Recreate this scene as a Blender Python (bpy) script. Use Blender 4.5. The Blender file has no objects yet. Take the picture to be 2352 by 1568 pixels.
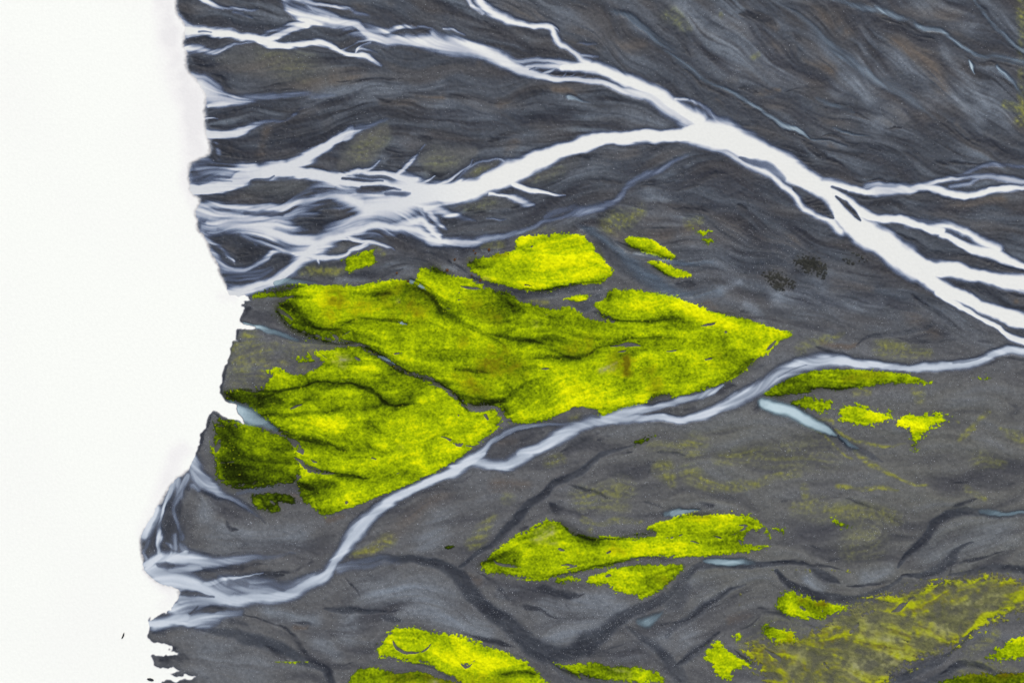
# Braided glacial river delta seen straight down from a small aircraft.
# 1 unit = 1 m; the picture covers about 1024 m x 683 m of ground.  x east, y north, z up.
import bpy, math, random
import numpy as np
rng = np.random.default_rng(7)
random.seed(7)
# ------------------------------------------------------------------ survey of the delta
# Courses are lists of points "x,y,width,strength" read off nine overlapping survey sheets A..I
# (three columns, three rows); omitted widths and strengths carry on from the point before.
LAKE = ("A -3000,-900 1190,-900 1185,0 1178,50 1195,105 1230,150 1262,185 1250,245 1228,300 1235,320 1240,335 1255,352 1250,420 1262,465 1300,505 1350,560 1390,640 1372,712 1385,770 1400,795 1375,808 1368,830 1375,870 1400,885 1395,910 1400,935 1420,960 1405,1050 1350,1060 1290,1100 1265,1140 1275,1200 1285,1300 1345,1310 1340,1370 1310,1400 1315,1440 1345,1560 "
 "D 1370,90 1420,170 1455,260 1490,340 1510,400 1540,470 1600,487 1655,468 1657,492 1705,515 1660,505 1640,540 1620,600 1612,640 1665,662 1735,690 1700,696 1600,692 1580,730 1576,765 1612,780 1566,779 1550,830 1546,860 1520,930 1500,1000 1485,1060 1475,1130 1500,1165 1530,1185 1590,1212 1590,1250 1640,1300 1660,1327 1560,1305 1490,1280 1450,1252 1430,1237 1410,1262 1385,1340 1350,1420 1332,1490 1312,1540 1305,1568 "
 "G 1325,20 1310,60 1290,110 1250,165 1180,190 1150,230 1110,310 1060,390 1030,450 990,520 955,570 945,650 960,720 985,770 965,800 1010,830 1060,880 1100,910 1160,910 1220,950 1190,1010 1150,1070 1080,1110 1010,1140 1000,1190 1000,1240 1012,1280 1060,1290 1110,1300 1165,1322 1140,1350 1200,1360 1225,1342 1190,1378 1100,1384 1030,1375 1012,1382 1030,1440 1070,1465 1150,1467 1165,1455 1170,1470 1222,1480 1180,1493 1120,1500 1200,1516 1340,1516 1280,1540 1150,1550 1080,1568 1080,2600 -3000,2600")
PLUME = """A 1110,-60,130,.9 1120,120,140 1150,300,170 1190,450,170 1250,600,200 1300,720,200 1310,850,180 1330,980,170 1290,1100,120 1290,1250,110 1310,1380,90,.7 1330,1500,50,.4
G 1210,20,120,.6 1160,150,120,.6 1070,320,110,.5 1000,460,80,.5 950,560,60,.3
G 1000,830,60,.6 1090,900,90,.8 1160,960,90,.5 1100,1050,90,.3
D 1480,480,60,.5 1560,500,50,.5
A 1060,1100,60,.0"""

# milky water: one list per body of water
RIVER_UP = """s0.65 A 1130,215,100,1 1230,213,75 1350,210,62 1480,212,52 1600,228,44 1700,245,45 1780,275,50 1870,310,45 2000,295,40 2100,283,42 2160,285,45 2240,312,40 B 20,338,36 57,365,30 110,385,28 180,398,40 240,420,35,.95 310,448,12,.5
A 1130,85,50,.5 1190,130,40,.6 1270,185,34,.8 1360,208,30
s0.62 A 1700,250,30,.9 1780,252,40 1850,240,45 1920,205,45 1990,175,40 2080,150,45 2160,138,60 2250,148,66 2350,165,56 B 150,178,48 190,215,64 260,250,80 400,275,60 520,285,72 640,277,100 760,302,100 880,332,98 1000,365,95 1100,405,92 1200,445,86 1280,485,76 1350,515,55 1450,530,42 1550,540,40 1700,545,38 1830,568,38 1940,605,48 2040,640,65 2130,672,85 2230,712,110 2340,778,110 C 80,790,120 160,830,120
B 640,238,55,.8 700,265,60,.9 780,300,60
s0.60 B 1520,448,55,1 1640,442,70 1750,467,80 1870,507,85 1980,552,88 2080,602,88 2170,650,80 2260,702,86 2350,765,90 C 170,815,120
B 1140,390,30,.6 1250,396,30,.7 1380,402,30,.75 1500,415,40,.85 1600,435,50,1
B 1270,440,30,.8 1400,442,40,.75 1530,448,50,.9
B 1290,480,60,.8 1330,465,30,.5 1400,450,24,.4
B 1390,510,22,.8 1440,485,20,.8 1480,465,14,.6
B 1500,530,8,.7 1530,505,7,.6 1545,480,5,.3
B 1550,535,8,.6 1590,505,7,.5 1600,480,5,.3
B 1620,535,8,.5 1670,510,7,.4 1690,490,5,.3
B 870,-20,28,.8 920,35,32,.75 1000,85,30,.7
B 950,-20,44,1 1020,50,54 1080,95,52 1150,130,46 1200,160,40 1280,170,30 1380,185,32 1440,215,36 1460,260,36 1500,300,32,.95 1560,325,34,.9 1610,360,36 1640,400,44,.95 1690,435,60,1
B 1390,190,20,.8 1470,212,14,.7 1490,235,8,.4
B 1630,362,18,.7 1700,378,18,.65 1760,392,12,.3
B 1730,300,10,.25 1660,295,14,.35 1600,290,8,.15
A 1370,-10,28,.8 1430,25,26,.8 1500,45,20,.6 1600,60,16,.45 1750,66,10,.25
A 1560,85,26,.35 1620,88,20,.3 1700,110,14,.15
A 1900,-10,42,.65 1950,50,55,.65 2020,90,64,.85 2100,115,74,.95 2200,135,66,1
A 1980,-10,46,.8 2060,15,38,.85 2160,25,32,.8 2260,42,26,.75 2350,60,22,.6 B 100,70,26,.6 140,95,36,.5 200,118,40,.3
A 2090,60,90,.35 2180,95,70,.4 2260,120,40,.5
A 2060,40,20,.4 2110,75,16,.5 2150,100,14,.5
A 1720,250,22,.7 1790,215,22,.55 1860,195,22,.5 1950,160,20,.4 2050,130,20,.4
B 190,205,60,.8 330,207,38,.75 430,192,26,.65 560,188,16,.45 640,200,10,.2
B -20,150,40,.5 60,195,50,.45 140,225,50,.5 220,245,40,.5
B 40,340,12,.7 110,310,16,.6 170,285,22,.7 240,272,28,.8
B 130,375,14,.8 165,322,20,.7 230,288,22,.8
B 140,355,18,.5 170,350,20,.4 270,365,12,.2
B 720,194,10,.5 790,210,13,.7 860,238,8,.4
A 1200,335,50,1 1300,337,50,.95 1370,346,44,.75 1440,348,32,.55 1500,325,24,.4 1580,290,18,.3 1700,275,10,.1
s0.70 A 1240,560,120,1 1340,600,150,1 1440,650,110,.9 1540,680,76,.75 1640,680,54,.55 1750,668,46,.4 1900,650,40,.28 2050,640,40,.18 2250,655,30,.1
A 1400,705,26,1 1530,705,22,.95 1650,695,14,.6 1720,690,10,.3
A 1280,500,40,.9 1380,540,44,.85 1460,600,50,.6 1530,645,36,.35 1600,650,20,.2
A 1350,796,18,1 1400,797,12 1445,806,6,.8
s0.60 A 1360,912,64,1 1450,912,56,1 1540,905,50,.9 1620,885,46,.8 1700,855,34,.55 1800,832,22,.35 1900,805,20,.22 2000,760,20,.12 2100,720,14,.06
s0.34 A 1260,1270,90,1 1340,1275,80,1 1420,1265,80,.95 1520,1245,70,.9 1620,1195,90,.92 1700,1172,110,.97 1800,1158,118,1 1920,1142,110 2040,1150,86 2140,1178,84 2230,1197,90 2350,1218,88 B 100,1222,76 230,1240,64 330,1262,90 450,1292,120 560,1310,160 650,1302,150 760,1287,150 880,1277,130 980,1257,120 1080,1222,130 1150,1182,150 1250,1132,140 1350,1082,130 1450,1040,118 1560,1000,106 1680,960,102 1800,932,96 1920,922,90 2050,922,86 2180,922,86 2280,912,90 2350,908,104 C 90,900,120 200,890,190 310,910,205 420,950,180 520,1000,170 620,1060,162 720,1112,160 820,1167,156 920,1222,146 1000,1292,140 1060,1362,146 1120,1422,150 1200,1492,160 1290,1552,172 F 1280,50,172 1390,112,172 1480,182,172 1560,242,190 1640,302,170 1720,372,120 1800,422,106 1900,472,92 2000,522,88 2100,562,86 2220,602,92 2350,642,100 2500,690,100
s0.35 F 1560,235,150,1 1640,260,140 1720,285,114 1850,312,98 2000,337,102 2150,357,106 2250,377,106 2350,400,110 2500,430,110
s0.45 F 1780,455,70,1 1880,522,44 1960,582,38 2060,632,34 2150,672,34 2220,717,40 2290,757,52,.95 2350,778,54 2500,830,50
A 1262,1140,70,.5 1340,1145,80,.55 1430,1150,70,.62 1520,1150,60,.72 1640,1135,50,.82 1760,1127,42,.95 1900,1115,40,1
A 1290,1200,90,.5 1400,1210,80,.5 1500,1215,60,.55 1600,1195,50,.6
A 1340,1060,60,.5 1400,1085,40,.45 1480,1095,36,.35 1560,1110,30,.4 1640,1120,20,.5
A 1430,960,20,.5 1460,1010,24,.4 1470,1060,24,.3
s0.50 A 1940,1115,60,1 2040,1072,78 2130,1022,76 2220,967,70,1 2290,917,60,.95 2350,877,46,.7 B 50,920,66,.85 100,885,46,.5 160,855,30,.3 260,825,24,.2 340,800,20,.12
B -10,1170,26,1 80,1165,26 150,1150,30 220,1153,28 330,1160,26 400,1177,38 450,1207,64 520,1240,80 600,1265,80
B 140,1158,24,1 210,1130,24,.95 260,1100,16,.7 300,1075,8,.2
B 400,1160,34,1 460,1115,26,.9 510,1070,20,.65 555,1015,12,.35 590,980,8,.15
B 530,1235,24,.9 610,1205,18,.8 660,1172,8,.4
B 680,1242,30,1 760,1207,24,.95 830,1160,20,.85 890,1108,18,.65 912,1070,8,.35
B 800,1212,16,.5 860,1150,18,.4 910,1110,20,.4 1000,1090,18,.5 1080,1086,14,.45 1135,1108,20,.6
B 480,1230,30,.6 520,1210,20,.4 560,1190,10,.2
B 200,1400,200,1 330,1390,200 450,1370,200 560,1345,190 650,1330,150
A 1310,1405,40,.7 1450,1388,44,.85 1600,1392,50,.9 1750,1396,55,.9 1880,1386,55,.9 2000,1368,52,.85 2120,1340,64,.85 2230,1320,90,.9 B 60,1340,120,1 160,1370,140
A 1300,1440,80,.85 1400,1440,60,.85 1550,1456,60,.8 1700,1472,60,.82 1830,1466,60,.82 1950,1440,60,.75 2080,1392,52,.65 2200,1362,44,.55
A 1880,1386,30,.6 2020,1300,30,.3 2120,1260,40,.5 2230,1240,60,.8
A 1400,1500,40,.5 1550,1512,80,.7 1700,1520,110,.85 1820,1540,100,.95 D 1800,35,92,.95 1900,70,92,1 2000,108,92 2080,128,100 2140,128,100 2250,87,78 2350,52,68 E 100,45,66 200,25,66 300,5,62 420,15,62 520,45,72 600,75,62 660,100,45 720,116,42 800,125,50,.9 900,115,50,.8 1000,100,46,.7 1100,80,36,.6 1200,50,30,.5 1290,20,28,.42 B 1350,1510,24,.45 1450,1480,24,.45 1540,1455,24,.42 1620,1420,60,.42 1750,1395,50,.4 1850,1370,36,.4 1900,1315,36,.4 1960,1250,40,.35 2050,1190,42,.38 2150,1140,32,.45 2250,1090,24,.25 2350,1050,20,.12
B 1400,1470,30,.3 1480,1425,50,.3 1600,1400,60,.35
B 260,1430,90,.9 130,1480,90,.75 20,1540,80,.65 A 2200,1568,60,.5
B 120,1300,60,.8 40,1290,60,.6 A 2260,1250,50,.5
A 1880,1490,90,.65 1980,1545,60,.6 D 2040,40,40,.3
A 2000,1440,30,.4 2100,1440,30,.45 2200,1400,30,.4 2300,1420,30,.4
B 600,1410,70,1 690,1405,54,.85 770,1430,42,.65 850,1465,30,.42 930,1484,14,.25
B 620,1430,50,.9 680,1500,32,.75 730,1545,12,.4
B 1000,1478,8,.3 1080,1476,10,.5 1140,1470,6,.2
B 380,1510,70,.85 500,1500,80,1 570,1490,60,1 630,1540,50,1 E 690,105,40,1
B 560,1400,70,.9 580,1450,40,.7 590,1500,40,.8
s0.50 B 1180,1240,40,1 1260,1272,44 1350,1287,34 1450,1298,20,.95 1530,1300,8,.6
B 1020,1312,20,1 1090,1316,14 1150,1322,20,.95 1200,1337,42,.92 1260,1362,42,.8 1320,1382,20,.5
D 1345,40,50,.5 1420,120,30,.6 1490,155,26,.55 1540,205,22,.5 1575,245,14,.4
D 1420,170,40,.6 1470,250,44,.55 1530,300,44,.65 1620,312,34,.65 1700,287,28,.6 1780,232,26,.55 1850,180,26,.5 1950,160,20,.5
D 1380,60,30,.4 1500,20,60,.35 1600,10,60,.4
D 1350,10,40,.6 1450,20,50,.5
D 1500,320,30,.6 1600,335,60,.4 1720,340,60,.4 1820,300,40,.35
D 1500,470,50,1 1560,462,74,.95 1640,440,64,1 1730,410,60 1830,382,56 1920,322,66 2000,262,76 2060,202,86 2100,142,92
D 1640,60,40,.55 1690,95,30,.55 1750,120,30,.6 1850,150,30,.65 1950,168,44,.75 2060,170,64,.9
D 1700,95,14,.4 1720,140,14,.3 1790,60,14,.4 1800,90,14,.4
D 1560,370,120,.25 1700,370,120,.3
D 2060,210,50,1 2130,218,34 2230,222,24 2330,208,20 E 90,183,20 160,152,28 210,128,26
E 80,75,30,1 160,115,26 250,130,22 330,150,15,.9 385,165,6,.4
D 2138,230,24,.95 2152,270,5,.7
E 150,55,24,.4 280,65,40,.45 400,50,40,.5
s0.60 C 1000,1232,84,1 1100,1247,72 1200,1272,54 1290,1290,36 1350,1285,60,.92 1450,1270,56,.85 1560,1262,56,.9 1680,1256,50,.9 1780,1277,50,.95 1880,1307,46,1 1980,1317,46 2080,1297,46 2180,1272,44 2270,1262,40 2350,1264,30,.9 2500,1270,30,.9
C 1280,1255,40,.5 1400,1245,30,.6 1560,1240,30,.5
C 1700,1245,38,.85 1790,1215,32,.9 1880,1205,26,.85 1960,1195,26,.65 2050,1185,30,.65 2150,1185,36,.65 2250,1205,46,.75 2350,1222,40,.75 2500,1240,40,.75
C 1740,1225,20,.5 1850,1190,18,.4 1930,1175,20,.3 2000,1140,26,.35 2100,1112,26,.35 2200,1106,26,.32 2350,1132,16,.25 2500,1150,16,.2
C 1850,1250,20,.4 1960,1240,22,.55 2040,1200,20,.55
C 260,985,40,.5 370,1032,40,.85 470,1082,44,.88 570,1132,50,.92 650,1182,46,.96 720,1242,52,.98 790,1302,50,1 860,1382,44 950,1442,44 1050,1492,52 1130,1550,60
s0.50 C 1040,1270,80,1 1110,1322,74 1180,1372,72 1260,1427,72 1340,1452,60 1450,1467,50 1560,1492,54 1680,1522,60 1800,1552,60 F 1800,60,50 1880,100,44 1970,142,54 2060,167,70 2150,192,70 2230,227,56 2350,272,52 2500,330,52
F 1560,-10,50,.9 1640,0,40,.9 1740,5,50,.95 1820,8,50,1 1900,32,36 2000,82,36 2080,122,50 2170,167,60
C 1600,1470,30,.25 1750,1500,50,.4 1850,1522,60,.6 1950,1565,50,.9
B 2270,662,24,.9 2350,664,20,.8 C 60,660,18,.7 120,680,18,.62 180,722,22,.6 230,762,30,.6 290,805,30,.5
"""
RIVER_UP_GAPS = """A 1680,1225,14,.6 1760,1215,22,.7 1840,1190,12,.5
B 180,1262,24,.9 280,1272,36,1 380,1270,22,.7 440,1280,14,.4
B 40,1195,20,.8 160,1207,24,.9 300,1222,14,.6
B 320,1300,24,.5 450,1312,36,.7 500,1308,20,.4
C 460,1055,20,.6 560,1092,46,.62 650,1132,46,.55 730,1195,36,.35
C 800,1265,30,1 900,1335,90 980,1392,90 1040,1442,50 1070,1472,16
C 1080,1325,12,.9 1150,1375,34,1 1220,1440,28 1262,1480,8
C 1060,1250,20,.7 1150,1290,30,.8
A 2080,1480,60,.7 2200,1460,80,.7 2300,1450,50,.6
A 1650,1425,30,.5 1780,1430,40,.6 1900,1430,30,.5
A 1280,1140,30,.3 1330,1190,50,.4 1480,1185,20,.3
A 1300,1215,14,.4 1420,1205,14,.4 1560,1215,10,.3
B 1290,470,10,.4 1330,455,12,.4
D 1680,470,10,.0
A 1330,212,14,.5 1420,210,10,.4
B 2340,740,20,.0"""
RIVER_LOW = """F 2500,840,44,.95 2350,845,46 2250,842,55 2160,867,55 2080,907,55 1990,937,62 1880,947,62 1760,957,55 1640,957,50 1500,952,50 1350,947,55 1220,927,65 1120,907,80 1020,912,95,.9 900,927,100,.85 800,967,95,.85 700,1022,95,.88 600,1082,85 500,1132,84 400,1187,76 300,1232,74 200,1272,68 100,1297,54 0,1302,46 E 2160,1292,46 2080,1290,46 1960,1287,56,.85 1850,1297,60,.88 1720,1317,70,.95 1620,1342,76,.9 1530,1382,80,.9 1450,1442,76,.92 1350,1502,70,.95 1230,1547,62,.95 H 1300,32,60,.95 1200,72,80,.9 1110,108,74,.9 1040,100,70,.85 950,82,70,.8 880,75,60,.8
F 340,1080,14,.5 260,1120,34,.75 150,1160,42,.85 0,1195,44,.85 E 2200,1207,46 2100,1227,50 2000,1247,60,.9 1880,1272,62,.92 1780,1295,56,.95
E 1700,1330,30,.6 1560,1340,22,.6 1400,1343,22,.6 1250,1355,26,.65 1130,1392,40,.65 1050,1442,36,.68 990,1500,38,.85 930,1542,50,.95 H 980,20,30,.95 900,62,76,1 800,122,70 700,182,60 600,232,60 500,277,60 400,327,66 300,387,76 200,462,84 130,542,88 80,622,88 G 2310,680,84,.97 2250,752,80 2180,832,78 2080,892,80 1960,947,86,1 1840,987,80 1700,1002,78 1560,1002,70 1450,972,84 1350,922,94 1250,892,120 1120,852,130 1020,812,100
G 980,780,50,1 1100,735,66,1 1200,725,66,1 1320,735,74,.9 1450,750,62,.7 1600,737,46,.55 1720,725,36,.38 1850,716,26,.24 1980,700,16,.12
G 1130,800,50,.95 1260,790,60,.9 1330,775,40,.7
G 1380,890,40,.8 1480,872,30,.8 1560,864,22,.9 1650,850,12,.85 1760,834,6,.6
G 1480,920,110,.6 1650,925,110,.55 1800,930,100,.6 1950,920,80,.65 2080,872,60,.65
G 1250,1135,90,.9 1150,1160,66,.95 1040,1172,66,1
G 1290,1150,80,.8 1400,1120,74,.62 1500,1100,54,.42 1620,1092,40,.22
G 1230,1010,100,.7 1300,1020,90,.65 1380,1010,60,.85 1500,1010,50,.95
G 1180,1090,90,.9 1280,1065,70,.65 1400,1035,34,.65
G 980,1165,40,1 1100,1168,36 1250,1178,30,.95 1350,1170,50,.7 1450,1150,40,.4
H 20,810,70,.6 120,785,72,.45 250,762,62,.28 400,752,50,.14
G 1285,80,70,.95 1330,165,72,.75 1380,220,70,.8 1450,267,50,.75 1530,312,34,.5 1650,390,24,.25 1720,450,20,.15
G 1270,175,34,.8 1220,262,34,.7 1205,330,26,.4
G 1300,240,40,.5 1340,265,30,.4
G 1040,400,70,1 1005,500,70,1 970,570,50,.9
G 1185,190,60,.7 1150,280,34,.65 1120,350,22,.45 1090,420,20,.7 1070,520,18,.45 1076,590,34,.85 1062,660,20,.4 1070,720,26,.5
G 1200,210,44,.6 1205,290,36,.55 1170,400,24,.3 1185,480,22,.35 1212,600,32,.45
G 1160,590,30,.4 1170,660,34,.4 1110,640,14,.4
G 1215,640,34,.4 1240,690,44,.6 1180,715,40,.7
G 1000,600,24,.3 960,690,20,.4 990,740,24,.6
G 1600,290,30,.25 1750,268,30,.22 1850,248,20,.2"""
RIVER_LOW_GAPS = """G 1240,965,40,.7 1330,977,40,.8 1430,985,14,.5
G 1370,1085,24,.8 1440,1070,30,.9 1510,1058,18,.7
G 1280,1105,12,.7 1310,1080,14,.7 1335,1055,8,.5
G 1070,785,24,.5 1110,772,34,.6 1145,765,20,.5
F 900,935,8,.25 800,975,8,.25 700,1035,10,.2
F 2100,880,8,.2 2000,920,12,.3 1880,925,16,.3
G 1540,890,40,.4 1650,900,50,.4
E 1950,1262,20,.0"""
CREEKS = """C 1050,-10,22,.4 1200,30,32,.4 1350,62,40,.5 1450,92,36,.62 1550,132,36,.52 1650,177,26,.65 1750,202,26,.5 1850,247,22,.65 1930,302,22,.7 2000,347,20,.68 2080,382,18,.48 2200,400,30,.38 2350,420,30,.4 2500,430,30,.4
C 1500,110,10,.5 1580,150,10,.6 1660,185,8,.7
C 1985,408,12,.95 2003,445,28,1 2028,492,8,.8
C 2160,445,16,.45 2250,530,20,.3 2350,645,16,.25"""
CREEKS2 = """C 1990,-10,14,.3 2080,70,20,.32 2140,150,22,.38 2200,220,26,.4 2280,290,22,.5 2350,342,20,.52 2500,430,20,.5"""
CREEKS3 = """B 1500,-20,16,.25 1650,25,24,.28 1800,62,30,.3 1950,112,30,.32 2050,182,34,.34 2150,272,40,.32 2250,352,40,.32 C 0,365,40,.32 100,450,36,.3 220,540,22,.32 350,600,22,.45 480,672,22,.48 580,737,22,.55 680,802,25,.6 780,857,25,.68 860,897,24,.65 915,934,8,.3"""
CREEKS4 = """C 650,60,60,.15 760,100,90,.25 880,150,70,.32 970,220,52,.36 1050,302,42,.4 1130,372,42,.4 1220,442,50,.34 1350,532,60,.34 1480,602,60,.34 1600,682,60,.26 1700,760,40,.2 1760,820,30,.1"""
CREEKS5 = """C 950,668,28,.35 1080,712,28,.35 1200,752,18,.3
C 1060,858,12,.35 1160,890,18,.6 1250,920,14,.55 1295,915,8,.4
C 930,935,14,.3 1050,945,12,.35 1150,972,10,.2"""
CREEKS6 = """B 1560,655,24,.8 1610,662,18,.7 1680,680,10,.35 1720,690,6,.2"""
SIDE_STREAM = """E 1640,20,50,.22 1750,62,56,.28 1850,142,56,.32 1950,232,70,.32 2050,332,90,.3 2200,422,90,.26 F 0,455,70,.26 120,482,60,.3 300,440,60,.2
E 1870,150,16,.4 1910,175,16,.5 1935,192,8,.3
E 2000,200,34,.25 2200,232,24,.3 F 0,252,26,.4 100,252,26,.3 250,240,20,.15"""
PONDS = [
 ("pale turquoise tapering pool beside the bright moss, south of the lower river", """F 596,1200,70,.9 680,1217,88,1 760,1247,84,.97 860,1292,80,.93 950,1342,76,.88 1040,1390,50,.75 1085,1412,16,.4
F 1110,1420,18,.3 1180,1462,26,.5 1240,1500,14,.3"""),
 ("slate blue pool at the end of the dark gully under the two-lobed moss bed", "I 205,752,20,.5 280,755,44,.7 380,752,44,.75 460,748,36,.6 550,765,30,.15"),
 ("slate blue wedge of water on the upper edge of the two-lobed moss bed", "H 2215,425,36,.5 2300,416,42,.6 I 0,426,46,.7 60,420,36,.7 130,410,18,.6 180,407,8,.4"),
 ("small blue triangular pool in the forked grey channel near the bottom", "H 2040,1165,40,.4 2085,1150,66,.6 2150,1105,36,.4 2190,1075,14,.2"),
 ("thin blue water strip on the right edge above the dry moss", "I 2060,422,34,.4 2200,416,26,.5 2350,412,20,.6 2500,410,20,.6"),
 ("short grey pool inside the big moss bed, at the end of a dark groove", "E 350,638,22,.5 420,652,28,.8 465,663,12,.5"),
 ("short blue inlet cutting south into the top edge of the big moss bed", "E 500,380,30,.6 560,417,28,.65 615,460,18,.45"),
 ("grey water sliver in the long diagonal moss gully", "E 280,882,18,.5 340,912,26,.65 385,938,12,.4"),
 ("thin white inlet running from the lake below the grey headland", "D 1640,668,40,1 1700,690,30,.95 1780,706,34,.6 1900,737,30,.4 2000,772,20,.22"),
 ("milky blue funnel inlet from the lake between two dark moss lobes", "D 1560,1225,90,1 1630,1262,110,.85 1700,1300,90,.7 1780,1332,50,.6 1860,1382,24,.3"),
 ("thin blue water strip between the delta and the big moss bed", "D 1850,392,34,.7 1930,382,34,.6 2020,380,28,.42 2120,386,18,.25"),
]
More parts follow.
